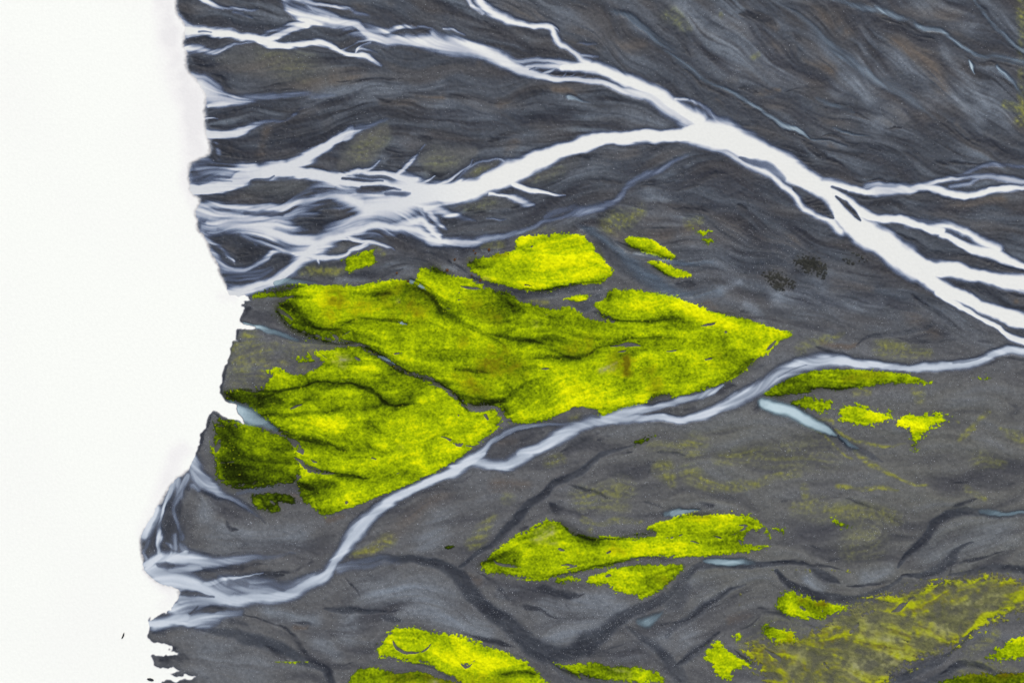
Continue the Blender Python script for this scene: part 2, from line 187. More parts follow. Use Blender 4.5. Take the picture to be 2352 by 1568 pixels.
DARK = """A 1200,100,60,.6 1300,160,40,.5
A 1260,80,60,.4 1210,40,40,.6
A 1260,280,40,.7 1400,260,50,.6 1550,270,30,.5
A 1280,390,60,.6 1400,480,80,.7 1500,560,70,.7 1560,600,40,.6
A 1700,640,14,.6 1850,615,12,.7 2000,608,10,.5
A 1390,740,50,.6 1600,730,60,.5 1850,720,60,.4 2100,690,50,.5 2350,690,50,.4
A 1400,850,50,.7 1550,865,40,.6 1680,830,30,.6 1850,800,40,.5 2000,760,40,.4 2150,700,30,.5
A 1440,980,60,.8 1560,1040,90,.8 1700,1090,80,.7 1850,1090,60,.6 2000,1010,60,.5
A 1660,940,60,.5 1850,940,70,.6 2050,880,60,.5 2250,880,50,.6
A 1400,1310,60,.6 1520,1310,50,.6
A 1640,1290,60,.3 1850,1330,50,.5 2000,1290,50,.5 2100,1220,50,.6
A 1400,1355,50,.6 1550,1350,40,.6
A 1500,1490,60,.4 1620,1490,60,.4
A 1900,1420,40,.5 2050,1440,60,.7 2250,1440,90,.7
A 2000,1500,60,.7 2200,1480,70,.7
D 1420,110,90,.6 1500,90,80,.7 1600,60,60,.7
D 1600,180,130,.8 1700,200,150,.8 1800,170,120,.8 1900,110,70,.8
D 1480,200,40,.5 1530,280,30,.5
D 1850,270,70,.7 1950,220,80,.8 2000,190,60,.8
D 1540,340,50,.7 1600,390,90,.6 1700,360,60,.5
D 1530,415,50,.9
D 2030,20,80,.6 2150,15,70,.7 2300,10,60,.6
D 2080,280,60,.5 2200,270,50,.5 2300,260,40,.4
D 2080,350,50,.6 2250,360,40,.6
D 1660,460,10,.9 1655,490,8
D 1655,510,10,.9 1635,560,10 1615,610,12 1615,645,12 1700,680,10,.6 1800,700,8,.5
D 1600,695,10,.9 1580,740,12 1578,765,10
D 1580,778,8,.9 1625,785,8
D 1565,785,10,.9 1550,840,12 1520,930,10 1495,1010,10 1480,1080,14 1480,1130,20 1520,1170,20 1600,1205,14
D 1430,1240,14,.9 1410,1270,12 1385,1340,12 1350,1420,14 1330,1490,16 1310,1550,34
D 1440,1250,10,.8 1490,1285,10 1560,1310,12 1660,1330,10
D 1680,570,30,.8 1660,605,22,.6
B 1000,150,30,.5 1100,220,30,.5 1200,290,40,.4
B 300,330,40,.4 450,400,50,.4 620,380,30,.3
B 680,430,25,.5 740,450,20,.4
B 1350,480,40,.8 1450,500,40,.8 1600,510,45,.85 1750,530,50,.85 1880,560,40,.8 1960,595,20,.6
B 0,540,20,.6 200,540,15,.6 440,525,20,.7
B 250,660,30,.5 350,690,30,.6 450,670,25,.5
B 700,650,40,.6 850,650,30,.5 1000,670,40,.5 1170,690,30,.4
B 0,700,60,.4 150,760,60,.5 300,750,40,.4
B 450,870,60,.6 600,920,50,.7 750,900,50,.6 900,950,50,.7 1000,960,40,.6
B 330,1000,60,.6 400,1060,60,.7 330,1120,50,.6
B 620,1130,50,.6 700,1180,50,.6 760,1160,30,.5
B 930,1000,30,.7 1050,960,40,.6 1200,900,40,.5 1350,870,40,.4
B 1390,1000,12,.8 1550,940,10,.8 1700,910,10,.7 1850,885,10,.8 2000,880,10,.8 2200,880,10,.8 2350,852,10,.7
B 1120,1110,20,.7 1060,1170,20,.8 980,1215,12,.8 870,1220,8,.6
B 1220,1215,10,.7 1400,1120,10,.6 1600,1050,14,.7 1800,990,12,.7 2000,967,14,.8 2150,982,28,.7
B 1640,1060,30,.6 1700,1050,20,.6
B 1070,1300,30,.9 1140,1280,40,.9 1190,1250,25,.8
B 1170,1390,30,.8 1230,1380,20,.7
B 1130,1440,15,.6
B 880,1410,50,.6 1000,1440,40,.6
B 700,1470,60,.6 800,1500,60,.6
B 1400,1340,60,.5 1600,1340,40,.5 1750,1350,30,.4
B 1700,1200,50,.4 1900,1230,40,.5 2100,1230,40,.5 2250,1220,40,.5
B 1880,1270,30,.5 2100,1260,20,.7 2300,1280,15,.7
B 1780,1430,60,.6 1830,1400,50,.6
B 1550,0,60,.5 1700,60,50,.5 1850,70,30,.6 2000,120,30,.5 2100,200,40,.6 2200,310,50,.5 2350,440,40,.5
B 1800,100,60,.5 1950,230,50,.5 2100,350,40,.6 2200,420,40,.5 2300,480,40,.5
B 2150,150,20,.7 2250,210,30,.8 2310,240,30,.9 2320,280,20,.8
B 1750,400,30,.6
B 2100,590,60,.4 2250,610,50,.6 2350,640,30,.6
C 0,220,40,.9 50,250,40,.9 80,320,30,.9 110,370,30,.7
C 0,420,50,.6 120,500,50,.8 200,560,50,.8 300,610,50,.85 420,650,45,.8 520,710,40,.7 620,770,40,.7 720,840,40,.7 820,900,40,.8 920,980,40,.8 1020,1050,30,.7 1120,1110,25,.7 1180,1190,30,.7 1250,1230,30,.8
C 240,690,60,.4 450,780,100,.5 600,880,110,.5 750,980,110,.5 900,1100,90,.5 1050,1170,60,.5
C 430,90,50,.7 560,110,60,.7 650,150,50,.7 690,190,25,.5
C 800,230,30,.6 850,290,25,.6
C 1000,50,40,.6 1060,120,50,.7 1100,180,50,.6
C 430,590,30,.6 560,600,30,.6
C 750,610,20,.6 900,590,25,.7 980,620,30,.6 1100,700,25,.7 1220,760,25,.7 1330,800,20,.5
C 960,920,20,.7 1080,910,40,.8 1200,970,30,.8 1330,990,25,.8 1450,1010,25,.6 1600,1060,40,.7 1750,1095,30,.6 1900,1100,20,.6 2100,1100,20,.5
C 1430,860,16,.6 1600,870,14,.6
C 1750,810,25,.8 1850,870,45,.9 1950,930,50,.9 2040,960,40,.8 2150,980,30,.7 2250,1030,30,.6 2350,1080,25,.5
C 1650,640,50,.5 1500,580,60,.5 1400,540,40,.5
C 1400,140,50,.6 1550,180,50,.7 1650,220,50,.6 1750,270,40,.5
C 1950,370,30,.8 2050,420,30,.9 2150,425,25,.8 2350,440,25,.6
C 2020,20,25,.8 2090,80,30,.7 2150,170,30,.6 2230,260,25,.6 2350,350,25,.6
C 2100,460,20,.6 2220,540,25,.6 2350,640,30,.7
C 420,870,14,.8 560,950,12,.8 700,1050,12,.9 800,1105,12,.8 950,1180,12,.7
C 0,960,14,.8 150,970,10,.7 280,1010,16,.8
C 500,1140,12,.7 620,1200,14,.8 740,1310,14,.8 860,1410,14,.7
C 880,1330,80,.8 970,1390,80,.8 1040,1450,40,.8
C 1150,1380,25,.8 1220,1440,20,.8
C 1090,1260,25,.7 1180,1300,40,.7 1320,1330,30,.6 1500,1310,30,.6 1700,1300,30,.6 1850,1340,20,.5
C 1290,1215,20,.7 1450,1220,20,.6 1650,1225,15,.6
C 30,690,30,.7 120,740,30,.8
C 0,860,20,.8 60,840,20,.8
C 0,1280,20,.8 150,1230,25,.7 300,1170,20,.7 420,1155,16,.6
C 0,1070,40,.5 60,1180,60,.5
C 430,1380,30,.8 500,1420,30,.9
C 0,1400,80,.5 150,1400,50,.6 300,1400,30,.5
E 360,60,90,.6 440,120,110,.6 600,190,130,.6 720,220,90,.7 760,260,40,.6
E 800,200,40,.8 880,175,40,.8
E 1100,120,40,.4 1160,100,40,.6
E 0,350,30,.5 300,330,60,.6 450,290,40,.5
E 780,260,40,.5 900,340,30,.7 1000,380,50,.8 1150,430,50,.8 1250,470,60,.85 1400,450,30,.6 1600,410,20,.6 1780,390,14,.5
E 1060,460,50,.5 1200,540,40,.6
E 1580,10,40,.5 1700,50,40,.6 1780,150,50,.6 1850,250,50,.5
E 1900,120,25,.7 1980,160,30,.8 2100,190,25,.8 2263,230,25,.8
E 2100,260,25,.5 2160,310,30,.6 2263,360,30,.6
E 1710,590,40,.7 1830,635,20,.7 1960,650,15,.6
E 2080,1190,40,.7 2160,1140,60,.7 2250,1140,40,.6
E 1140,1320,10,.7 1400,1325,12,.6
E 1100,1480,90,.5 1250,1430,80,.5 1400,1390,50,.6
E 980,1540,30,.7 1100,1540,25,.6
E 2100,1250,40,.7 2250,1250,50,.7
E 1500,1520,30,.6 1650,1440,50,.6 1760,1400,30,.5
E 1750,1440,30,.7 1850,1420,15,.5
F 0,400,50,.5 150,410,40,.5
F 0,1240,60,.7 150,1240,50,.6
F 240,1110,30,.6 330,1090,50,.7 420,1090,30,.6
F 480,960,20,.4 600,940,60,.4
F 530,1250,35,.9 570,1220,15,.6
F 1050,1385,35,.9
F 1090,1410,20,.8 1130,1440,26,.8 1180,1480,15,.6
F 1240,790,16,.8 1330,750,20,.85 1400,735,12,.7
F 960,820,30,.6 1060,850,25,.7 1180,870,20,.5
F 1450,750,14,.5 1580,775,14,.6 1700,790,25,.6 1850,780,30,.5 1950,780,20,.5
F 1650,650,70,.5 1760,720,90,.6 1880,720,60,.5
F 2030,780,20,.7 2150,790,20,.7
F 1580,460,25,.7 1650,520,20,.6 1720,570,14,.5
F 1280,150,14,.7 1400,240,16,.8 1500,330,20,.9 1600,400,16,.9 1700,450,12,.7
F 1700,330,20,.7 1760,370,40,.8 1850,410,40,.8 1950,430,30,.7 2100,440,40,.7 2350,470,30,.7
F 1500,60,60,.6 1650,140,40,.6 1800,200,40,.6 2000,230,40,.6 2350,310,30,.7
F 1860,70,30,.7 1950,100,40,.7 2000,120,15,.6
F 1900,510,30,.7 2000,560,30,.7 2150,610,40,.7 2300,680,40,.7 2350,720,30,.7
F 2350,900,16,.7 2200,900,20,.7 2080,950,16,.7 1900,987,10,.6
F 820,300,90,.5 940,270,80,.5
F 500,590,16,.6 430,580,10,.4
F 2240,1190,25,.6 2300,1240,40,.5 2200,1330,60,.4
G 1160,260,60,.7 1130,400,70,.8 1110,550,80,.8 1010,640,90,.7 1100,680,90,.8
G 1200,350,60,.7 1210,500,60,.7 1180,640,60,.7
G 1260,260,30,.8
G 1250,620,14,.8 1270,665,12,.8 1380,690,12,.7 1500,695,12,.7 1620,690,10,.6
G 1260,230,12,.8 1340,270,20,.7 1440,310,30,.7 1540,330,20,.6 1650,390,30,.5 1760,490,20,.4
G 1270,800,16,.8 1360,790,45,.85 1450,790,40,.8 1600,790,30,.6 1800,770,20,.5
G 1420,850,14,.8 1600,845,10,.7 1900,820,14,.7 2050,780,20,.8 2090,735,30,.8 2000,730,14,.5
G 1660,870,20,.8 1780,860,40,.85 1900,840,40,.7
G 1280,960,40,.6
G 1440,1070,20,.9 1500,1060,16,.9
G 1530,1045,8,.8 1560,1070,8,.8 1700,1130,8,.8 1880,1170,10,.8 1950,1240,20,.85 2000,1310,25,.85 2060,1380,25,.85 2120,1430,30,.85 2200,1480,35,.9 2220,1560,40,.9 2225,1640,40,.9
G 1500,1180,50,.5 1600,1160,60,.6 1700,1210,40,.5
G 1110,1185,12,.8 1250,1195,8,.7 1400,1220,8,.6
G 1020,1230,60,.8 1080,1210,40,.8 1110,1260,40,.6
G 1060,1420,80,.8 1150,1400,60,.8 1250,1430,70,.6
G 1180,1330,30,.7
G 1780,1320,20,.7 1880,1390,30,.8 1930,1430,30,.8
G 1960,1160,14,.7 2080,1170,16,.8 2050,1210,14,.7
G 2220,1450,12,.6 2350,1430,12,.6
G 1520,490,20,.8 1540,540,20,.8 1600,550,12,.6
G 1510,400,16,.5 1500,450,16,.5
G 1630,650,30,.5
G 1400,1530,20,.5
H 20,600,14,.7 130,450,12,.7 250,360,12,.7 420,290,10,.6 600,210,10,.6 780,110,12,.7 900,40,12,.7
H 180,590,25,.6 240,500,20,.7 330,410,25,.6 450,370,20,.5 540,310,25,.6 650,270,20,.5 900,170,30,.5
H 1110,160,20,.7 1160,190,20,.5
H 700,240,50,.4 850,260,40,.4
H 1740,60,20,.75 1640,140,36,.8 1500,220,38,.75 1380,310,38,.75 1250,410,38,.65 1180,500,38,.7 1080,600,38,.6 950,700,38,.65 820,790,38,.6
H 1420,370,40,.9 1470,400,50,.9 1530,395,20,.8
H 1200,540,20,.8 1280,510,16,.8
H 1550,240,25,.6 1650,270,20,.75 1780,310,16,.75 1850,330,12,.5
H 1980,355,14,.7 2100,370,16,.7 2200,390,14,.6
H 2190,430,25,.6
H 2100,60,16,.6 2110,130,14,.6 2090,165,20,.6
H 1880,35,8,.5 1990,20,14,.6
H 2150,25,20,.7 2350,40,16,.8
H 280,750,50,.4 420,745,60,.55 560,755,60,.55 700,780,60,.6 800,840,70,.65 880,930,70,.65 960,1030,70,.65 1080,1110,60,.65 1180,1200,70,.6 1280,1290,80,.6 1400,1370,100,.6 1550,1370,80,.6 1650,1320,90,.6 1750,1250,90,.55 1850,1180,90,.5 1950,1120,60,.45 2060,1060,70,.4 2200,990,80,.5 2300,880,90,.55 I 90,860,100,.5 190,790,90,.45
I 0,1000,130,.4 60,930,100,.4
H 60,870,10,.8 130,960,10,.8 160,1010,8,.7
H 0,1075,40,.4 200,1080,30,.6 360,1090,16,.8 450,1070,10,.5
H 300,1130,40,.4 420,1150,30,.4
H 930,810,14,.8 1050,890,20,.7 1120,960,30,.85 1200,1030,30,.85 1320,1080,25,.8 1480,1130,20,.8
H 1260,945,12,.8 1380,950,40,.95 1480,970,50,.95 1580,980,40,.9 1660,965,20,.8
H 1530,1020,14,.6 1560,1060,10,.5
H 960,815,14,.8 1100,835,12,.7 1300,885,10,.6
H 850,1240,20,.5 1020,1280,25,.75 1130,1315,25,.85 1210,1330,14,.8
H 1400,1400,20,.8 1450,1450,16,.8 1560,1500,20,.7 1720,1560,20,.6
H 1650,1370,50,.85 1750,1350,40,.85 1830,1380,40,.8
H 1760,1370,20,.8 1950,1300,12,.7
H 200,1310,30,.6 240,1340,20,.6 280,1290,16,.7
H 500,1430,30,.5 620,1460,20,.6 700,1500,20,.6 850,1560,20,.7
H 0,1450,8,.7 120,1420,8,.6
H 1950,1240,60,.4 2100,1320,80,.5 2200,1440,80,.6 2300,1540,60,.6
H 2150,1190,14,.7 2300,1150,14,.7
I 0,1170,25,.8 120,1110,20,.8 260,1030,25,.8 350,960,16,.8 440,920,10,.7
I 200,1100,12,.6 400,990,12,.6 550,935,8,.6
I 500,1080,8,.6 580,1060,20,.85 680,1085,25,.9 760,1120,20,.8 800,1150,12,.7
I 300,1230,25,.9 200,1310,14,.8 80,1390,20,.8 0,1450,25,.8
I 420,1225,10,.7 520,1180,10,.7 590,1110,8,.6
I 910,1190,14,.9 950,1200,10,.8
I 400,1350,12,.8 480,1400,12,.8 540,1440,8,.6
I 690,830,50,.8 760,900,50,.8 880,960,55,.8 1000,1000,50,.8 1130,1010,45,.8 1250,990,40,.5
I 620,770,20,.7 760,765,20,.7 900,765,20,.8 1000,770,14,.7 1150,805,10,.5
I 910,790,45,.6 1000,850,45,.6 1100,900,40,.65
I 1150,910,16,.85 1300,905,16,.8 1450,890,20,.85 1520,870,20,.85
I 1510,770,40,.85 1600,680,50,.75 1700,590,55,.75 1760,500,60,.7 1850,440,50,.7 1950,430,40,.6 2100,440,30,.5
I 1850,400,25,.8 1930,365,25,.9 2030,330,25,.95
I 1540,850,30,.9 1660,860,25,.8 1760,830,40,.7 1850,760,70,.6 1900,690,40,.7 2000,620,20,.6
I 1850,840,25,.8 1880,770,20,.85 2000,740,16,.85 2100,715,14,.8 2230,680,12,.8
I 1950,830,30,.5 2100,790,40,.5 2250,790,30,.8 2350,820,25,.9
I 1020,735,14,.8 1120,728,10,.6
I 1240,730,20,.7
I 920,650,14,.7 1010,665,8,.5
I 200,370,50,.4 250,385,20,.7
I 700,350,16,.7 760,340,14,.6
I 1060,305,14,.7 1200,345,14,.6 1350,390,16,.5
I 1860,235,14,.8 1980,205,20,.8 2100,170,16,.7
I 2120,270,20,.6 2300,220,16,.6
I 0,35,20,.8 80,40,14,.6
I 1880,1330,30,.9 1800,1400,40,.6 1650,1440,40,.5 1550,1500,30,.6 1430,1540,25,.7
I 1780,1510,20,.8 1900,1450,40,.8 2050,1460,30,.7 2200,1490,20,.5"""
SLATE = """C 300,250,300,.5 600,380,250,.5
C 450,150,150,.4 300,120,120,.4
C 1500,400,150,.5 1700,500,120,.45
C 1400,560,150,.4 1100,600,120,.5
C 1300,650,100,.5 1250,200,60,.4
C 1350,830,120,.4 1900,600,150,.45
C 1700,50,150,.5 2000,150,100,.4
C 250,330,200,.5 480,420,180,.5 700,520,120,.4
C 1550,330,60,.5 1720,480,60,.5 1900,680,80,.5 2050,800,80,.4
C 1800,330,60,.5 1950,520,60,.5 2100,700,60,.5
C 1350,480,80,.5 1550,640,80,.5 1700,740,60,.4
C 700,480,100,.45 850,560,80,.45
C 50,60,120,.6 150,160,150,.6
C 2150,650,100,.4 2250,800,80,.4
F 700,480,100,.65 1000,500,120,.6 1200,560,80,.45 1400,500,60,.3
F 600,640,80,.6 500,540,70,.5
F 300,430,50,.6 450,390,40,.5
F 2200,650,80,.5 2000,600,60,.5
F 1050,740,60,.3
G 1400,380,120,.4 1380,420,120,.4
G 1500,600,180,.35 2000,600,150,.35
G 1400,1400,200,.4 1700,1480,200,.35
G 1800,1090,80,.6 2100,1150,100,.6
G 2150,1300,120,.55 2250,1380,80,.5
H 250,970,250,.5 700,1020,250,.5
H 100,1150,150,.5 50,1250,120,.5
H 1100,960,60,.6 1200,960,50,.5
H 1500,1250,250,.45 1900,1100,120,.45
H 1400,1060,150,.45 1800,1050,150,.35
H 700,1130,150,.5 1000,1200,120,.5
H 1900,1400,120,.35 2200,1250,100,.4
H 600,660,150,.35 700,450,150,.3
I 1750,700,200,.4 2200,550,200,.45
I 900,870,80,.6 1000,930,50,.6
I 1300,850,90,.55 1450,800,80,.5
I 100,870,40,.5 200,950,200,.35
I 100,1250,150,.35
A 2100,690,120,.35 2300,620,100,.45 B 200,580,100,.4 500,600,60,.4 700,580,50,.4
B 700,740,150,.45 1000,780,120,.4
B 500,880,30,.6 620,905,20,.5
B 2000,800,150,.4 2200,840,80,.5
B 2100,1330,100,.6 2200,1330,80,.5
E 820,190,50,.7 920,190,50,.85 1100,180,30,.7
E 690,290,30,.8 800,300,36,.8 900,340,20,.7
E 1300,470,40,.6 1500,450,60,.6 1700,430,60,.6
E 1690,530,70,.6 1780,460,70,.6
E 0,390,40,.5 200,365,36,.5
D 2280,370,40,.6
D 1880,490,26,.6 1800,495,20,.6"""
BROWN = """C 1150,230,60,.7 1250,200,50,.4
C 1500,300,120,.6 1700,400,120,.6 1800,600,80,.7
C 900,400,100,.5 1050,460,80,.6
C 1900,830,40,.9 2000,900,40,.9
C 1500,770,150,.5 1650,800,100,.5
C 300,680,40,.9 400,690,30,.8
C 550,600,50,.7 700,595,30,.9
C 1050,990,50,.7 1100,1020,40,.8
C 150,310,50,.7 120,360,40,.6
C 650,160,50,.6 700,200,40,.6
C 600,290,60,.4 800,340,60,.4
C 1000,800,150,.4 1200,850,80,.4
C 600,700,80,.5 800,700,80,.4
C 1400,110,80,.5 1900,130,120,.4
C 900,30,120,.4 1080,150,60,.7
C 400,540,60,.5 250,590,60,.6
C 2100,930,80,.4 2300,950,80,.4
C 2200,1330,50,.5 1800,1400,100,.3
B 1460,600,40,.9 1540,610,40,.9 1620,645,20,.8
B 100,480,150,.5 0,420,80,.5
B 950,430,40,.6
B 1150,40,150,.5 1350,120,150,.6
B 1600,250,150,.6 1750,300,100,.5
B 1200,230,100,.4 850,130,100,.3
B 300,680,60,.6 700,660,50,.6
B 1100,690,60,.6 1250,720,40,.4
B 1200,970,50,.6 1150,1040,50,.5
B 1700,1140,120,.4 2000,1010,80,.4
B 1900,330,80,.4 2050,300,60,.4
B 150,40,80,.5 350,30,60,.4
B 1500,1400,100,.3
A 1250,50,80,.5 1400,30,60,.4
A 1800,900,60,.7 1750,1020,60,.6
A 2050,480,250,.5 1700,500,150,.3
A 2250,440,120,.5 2250,520,100,.4
A 1550,750,80,.4 1700,730,60,.4
A 1550,1010,50,.6
A 2200,850,80,.4
F 1600,600,120,.6 1750,720,90,.7
F 1100,400,120,.4 1300,420,80,.4
F 600,100,150,.4 800,120,120,.6
F 1000,790,40,.8 1080,800,30,.8 1170,810,25,.9 1240,790,20,.8
F 2300,520,30,.9
F 220,520,40,.8 280,560,30,.6
F 1900,400,60,.5
F 400,60,200,.4 100,60,150,.4
F 700,300,150,.4
E 1950,30,150,.5 2200,60,120,.5
E 1400,70,40,.4
E 1100,1450,60,.5 1200,1440,50,.4
G 2200,470,40,.6 2300,440,40,.6
G 1950,290,30,.7 2030,350,30,.8
G 1980,1195,34,.9 2060,1190,24,.9
G 1500,800,60,.4 1700,790,60,.5 1850,770,60,.4
H 20,830,40,.5 700,300,120,.3
H 950,880,50,.5 820,830,40,.5
H 1080,240,120,.35 1250,230,60,.4
H 1530,1370,80,.4 1700,1300,60,.4
H 2100,1090,60,.5 2180,1060,40,.5
I 380,1150,50,.5 500,1100,60,.5
I 1300,950,50,.6 1400,930,40,.5
I 300,780,30,.7 560,780,40,.6
I 2200,840,40,.5"""
ALGAE = """A 2000,450,200,.35 1800,350,150,.3
B 150,1020,150,.5 300,900,120,.45
B 650,1080,150,.35 750,1080,100,.35
B 940,1175,50,.8 1020,1140,30,.6
B 1330,1180,90,.6 1500,1150,60,.3
B 900,1370,100,.45 1050,1370,60,.4
B 2250,110,100,.3 2330,180,60,.3
D 1600,850,150,.6 1600,1000,150,.5
D 1950,840,110,.5 2060,850,120,.6 2200,860,100,.7 2320,850,60,.6
D 1780,930,80,.5 1750,1040,60,.5
D 2050,940,100,.5
D 1750,850,120,.5 1650,730,60,.55
D 1720,900,80,.5 1850,810,60,.5
C 320,105,30,.6
C 540,378,40,.5
C 2220,700,40,.8 2330,740,50,.7 2300,800,40,.7
C 2330,30,60,.7 2330,220,40,.5
F 1400,830,100,.65 1700,860,60,.6
F 900,800,60,.3 1130,740,20,.7
F 860,830,80,.35
I 100,150,100,.5 250,240,60,.6 500,245,40,.75 700,190,44,.8 850,165,40,.75
I 1220,10,24,.9 1290,70,30,.9 1400,140,26,.95 1500,190,20,.9 1600,225,18,.9 1700,247,14,.7
I 1100,235,26,.7 1250,270,22,.85 1400,265,22,.85 1500,290,14,.7
I 800,390,60,.6 1000,400,120,.45 1300,420,100,.4 1500,460,60,.45
I 880,260,50,.5 900,330,50,.5
I 1300,600,200,.3 1200,680,120,.3
I 1970,260,40,.5 2080,330,30,.6
I 1000,30,200,.2 300,60,60,.5
I 2050,60,100,.3 2200,90,60,.3
H 1500,60,60,.6 1420,100,50,.5
H 1650,330,120,.55 1900,300,150,.55
H 2200,140,100,.7 2250,220,60,.7
H 1650,475,36,.8 1740,490,20,1 1800,485,26,.9 1900,470,40,.6 2050,480,30,.5
H 1700,540,40,.5
H 340,600,80,.6 200,690,60,.75 120,710,40,.5
H 920,620,80,.5 1050,460,50,.4
H 1150,340,60,.4
F 150,1480,120,.55 60,1490,80,.5
F 850,1330,16,.8 1000,1420,16,.9 1150,1530,14,.9 1200,1568,14,.9
F 1080,1370,22,.8 1200,1440,18,.9 1350,1480,16,1 1450,1495,14,1 1560,1472,14,1
F 1650,1140,60,.7 1600,1090,30,.8
F 2100,1260,30,.7 1900,1440,30,.5 2020,1370,20,.6
F 2200,1370,30,.5 2340,1440,60,.6
F 1300,1125,30,.7 1200,1130,40,.4
F 930,1300,20,.5 1040,1300,26,.8 1060,1320,20,.7
F 1900,1320,20,.7
F 1680,1250,30,.7 1790,1248,20,.8
E 1280,40,60,.4 1450,35,40,.6
E 260,155,40,.5 300,190,30,.5
E 1100,130,60,.6 980,140,50,.4
E 1050,400,60,.7 1150,440,60,.8 1280,490,40,.8 1400,520,40,.7
E 900,250,50,.8
E 2100,1480,60,.3 2300,1500,60,.3
E 1600,1290,60,.6
D 2030,300,60,.7 2200,310,60,.7 2300,320,40,.6
D 1750,450,60,.5
D 1900,920,60,.5
G 1500,80,60,.4
I 1100,1150,200,.6 1300,1100,150,.6
I 700,1330,300,.5 900,1450,300,.6 500,1330,120,.5
I 2000,1480,150,.7 2250,1520,120,.7
I 2150,1230,60,.6 2000,1350,80,.4
B 1850,1490,120,.8 1950,1450,80,.7 2050,1400,60,.4
C 170,1480,50,.8 100,1500,60,.6"""
# directions the old floods ran
FLOW = """A 1400,120,40 1800,150,40 2300,260,40
A 1400,420,40 1800,420,40 2300,420,40
A 1450,800,40 1800,760,40 2300,760,40 B 500,720,40 1000,760,40 1500,800,40 2100,850,40
B 0,600,40 600,590,40 1200,600,40 1900,700,40
B 400,100,40 900,200,40 1500,400,40
B 1600,100,40 2000,400,40 C 0,560,40 500,800,40 900,1080,40
C 300,50,40 700,300,40 1000,500,40 1500,800,40 2000,1040,40
C 1200,50,40 1500,300,40 1800,600,40 2200,950,40
C 1700,20,40 2000,300,40 2300,700,40
B 300,950,40 600,820,40 1000,900,40 1400,900,40
B 1400,1220,40 1700,1150,40 2100,1050,40 C 200,1080,40 500,1200,40 800,1450,40 F 1000,100,40 1200,300,40 1500,500,40
F 300,180,40 800,300,40 1300,380,40 1800,650,40 2200,780,40
F 600,450,40 1000,560,40 1400,620,40
F 1200,1150,40 1600,1180,40 2200,1100,40
F 1400,1450,40 1700,1400,40 2100,1250,40
I 300,60,40 800,100,40 1300,200,40 1900,240,40 2300,100,40
I 600,350,40 1000,400,40 1400,520,40 1300,700,40 900,700,40
I 1700,750,40 1950,600,40 2200,520,40
H 300,500,40 700,350,40 1200,250,40 1700,10,40
H 200,950,40 500,1000,40 900,1200,40
H 1100,900,40 1500,1100,40 1800,1000,40
H 1400,1250,40 1700,1100,40
G 1400,500,40 1700,600,40 2100,600,40
G 1200,1300,40 1600,1340,40 2000,1500,40
G 1700,1050,40 2100,1100,40 H 0,1150,40
I 900,1300,40 1300,1400,40 1500,1500,40
I 1100,1150,40 1500,1250,40 1800,1300,40
G 1160,220,40 1080,420,40 1050,720,40
G 1230,250,40 1190,480,40 1190,720,40
G 1100,350,40 1020,520,40 980,720,40
G 1220,200,40 1140,400,40 1120,720,40"""
# smooth, dry gravel bars between the upper channels
BARS = """A 1480,400,60,.8 1650,400,200,.9 1900,440,260,.9 2150,490,190,.8 2350,530,60,.6
B 20,1115,50,1 150,1030,190 270,920,150 330,850,40
B 560,1080,60,.8 690,1070,200,.9 830,1050,160 910,1020,70
B 870,1195,40,1 970,1162,90 1075,1115,40
B 1260,1210,40,.7 1400,1160,100,.8 1600,1085,70,.5
B 820,1365,60,.8 1000,1370,110 1180,1382,40
A 1620,1300,40,.6 1750,1280,110,.7 2000,1260,110,.7 2080,1280,40
D 2160,180,30,.8 2250,160,90 2350,130,110 E 80,140,100,.8 170,150,30
D 1650,210,100,.4 1780,190,120,.4
C 1360,1300,10,.1"""
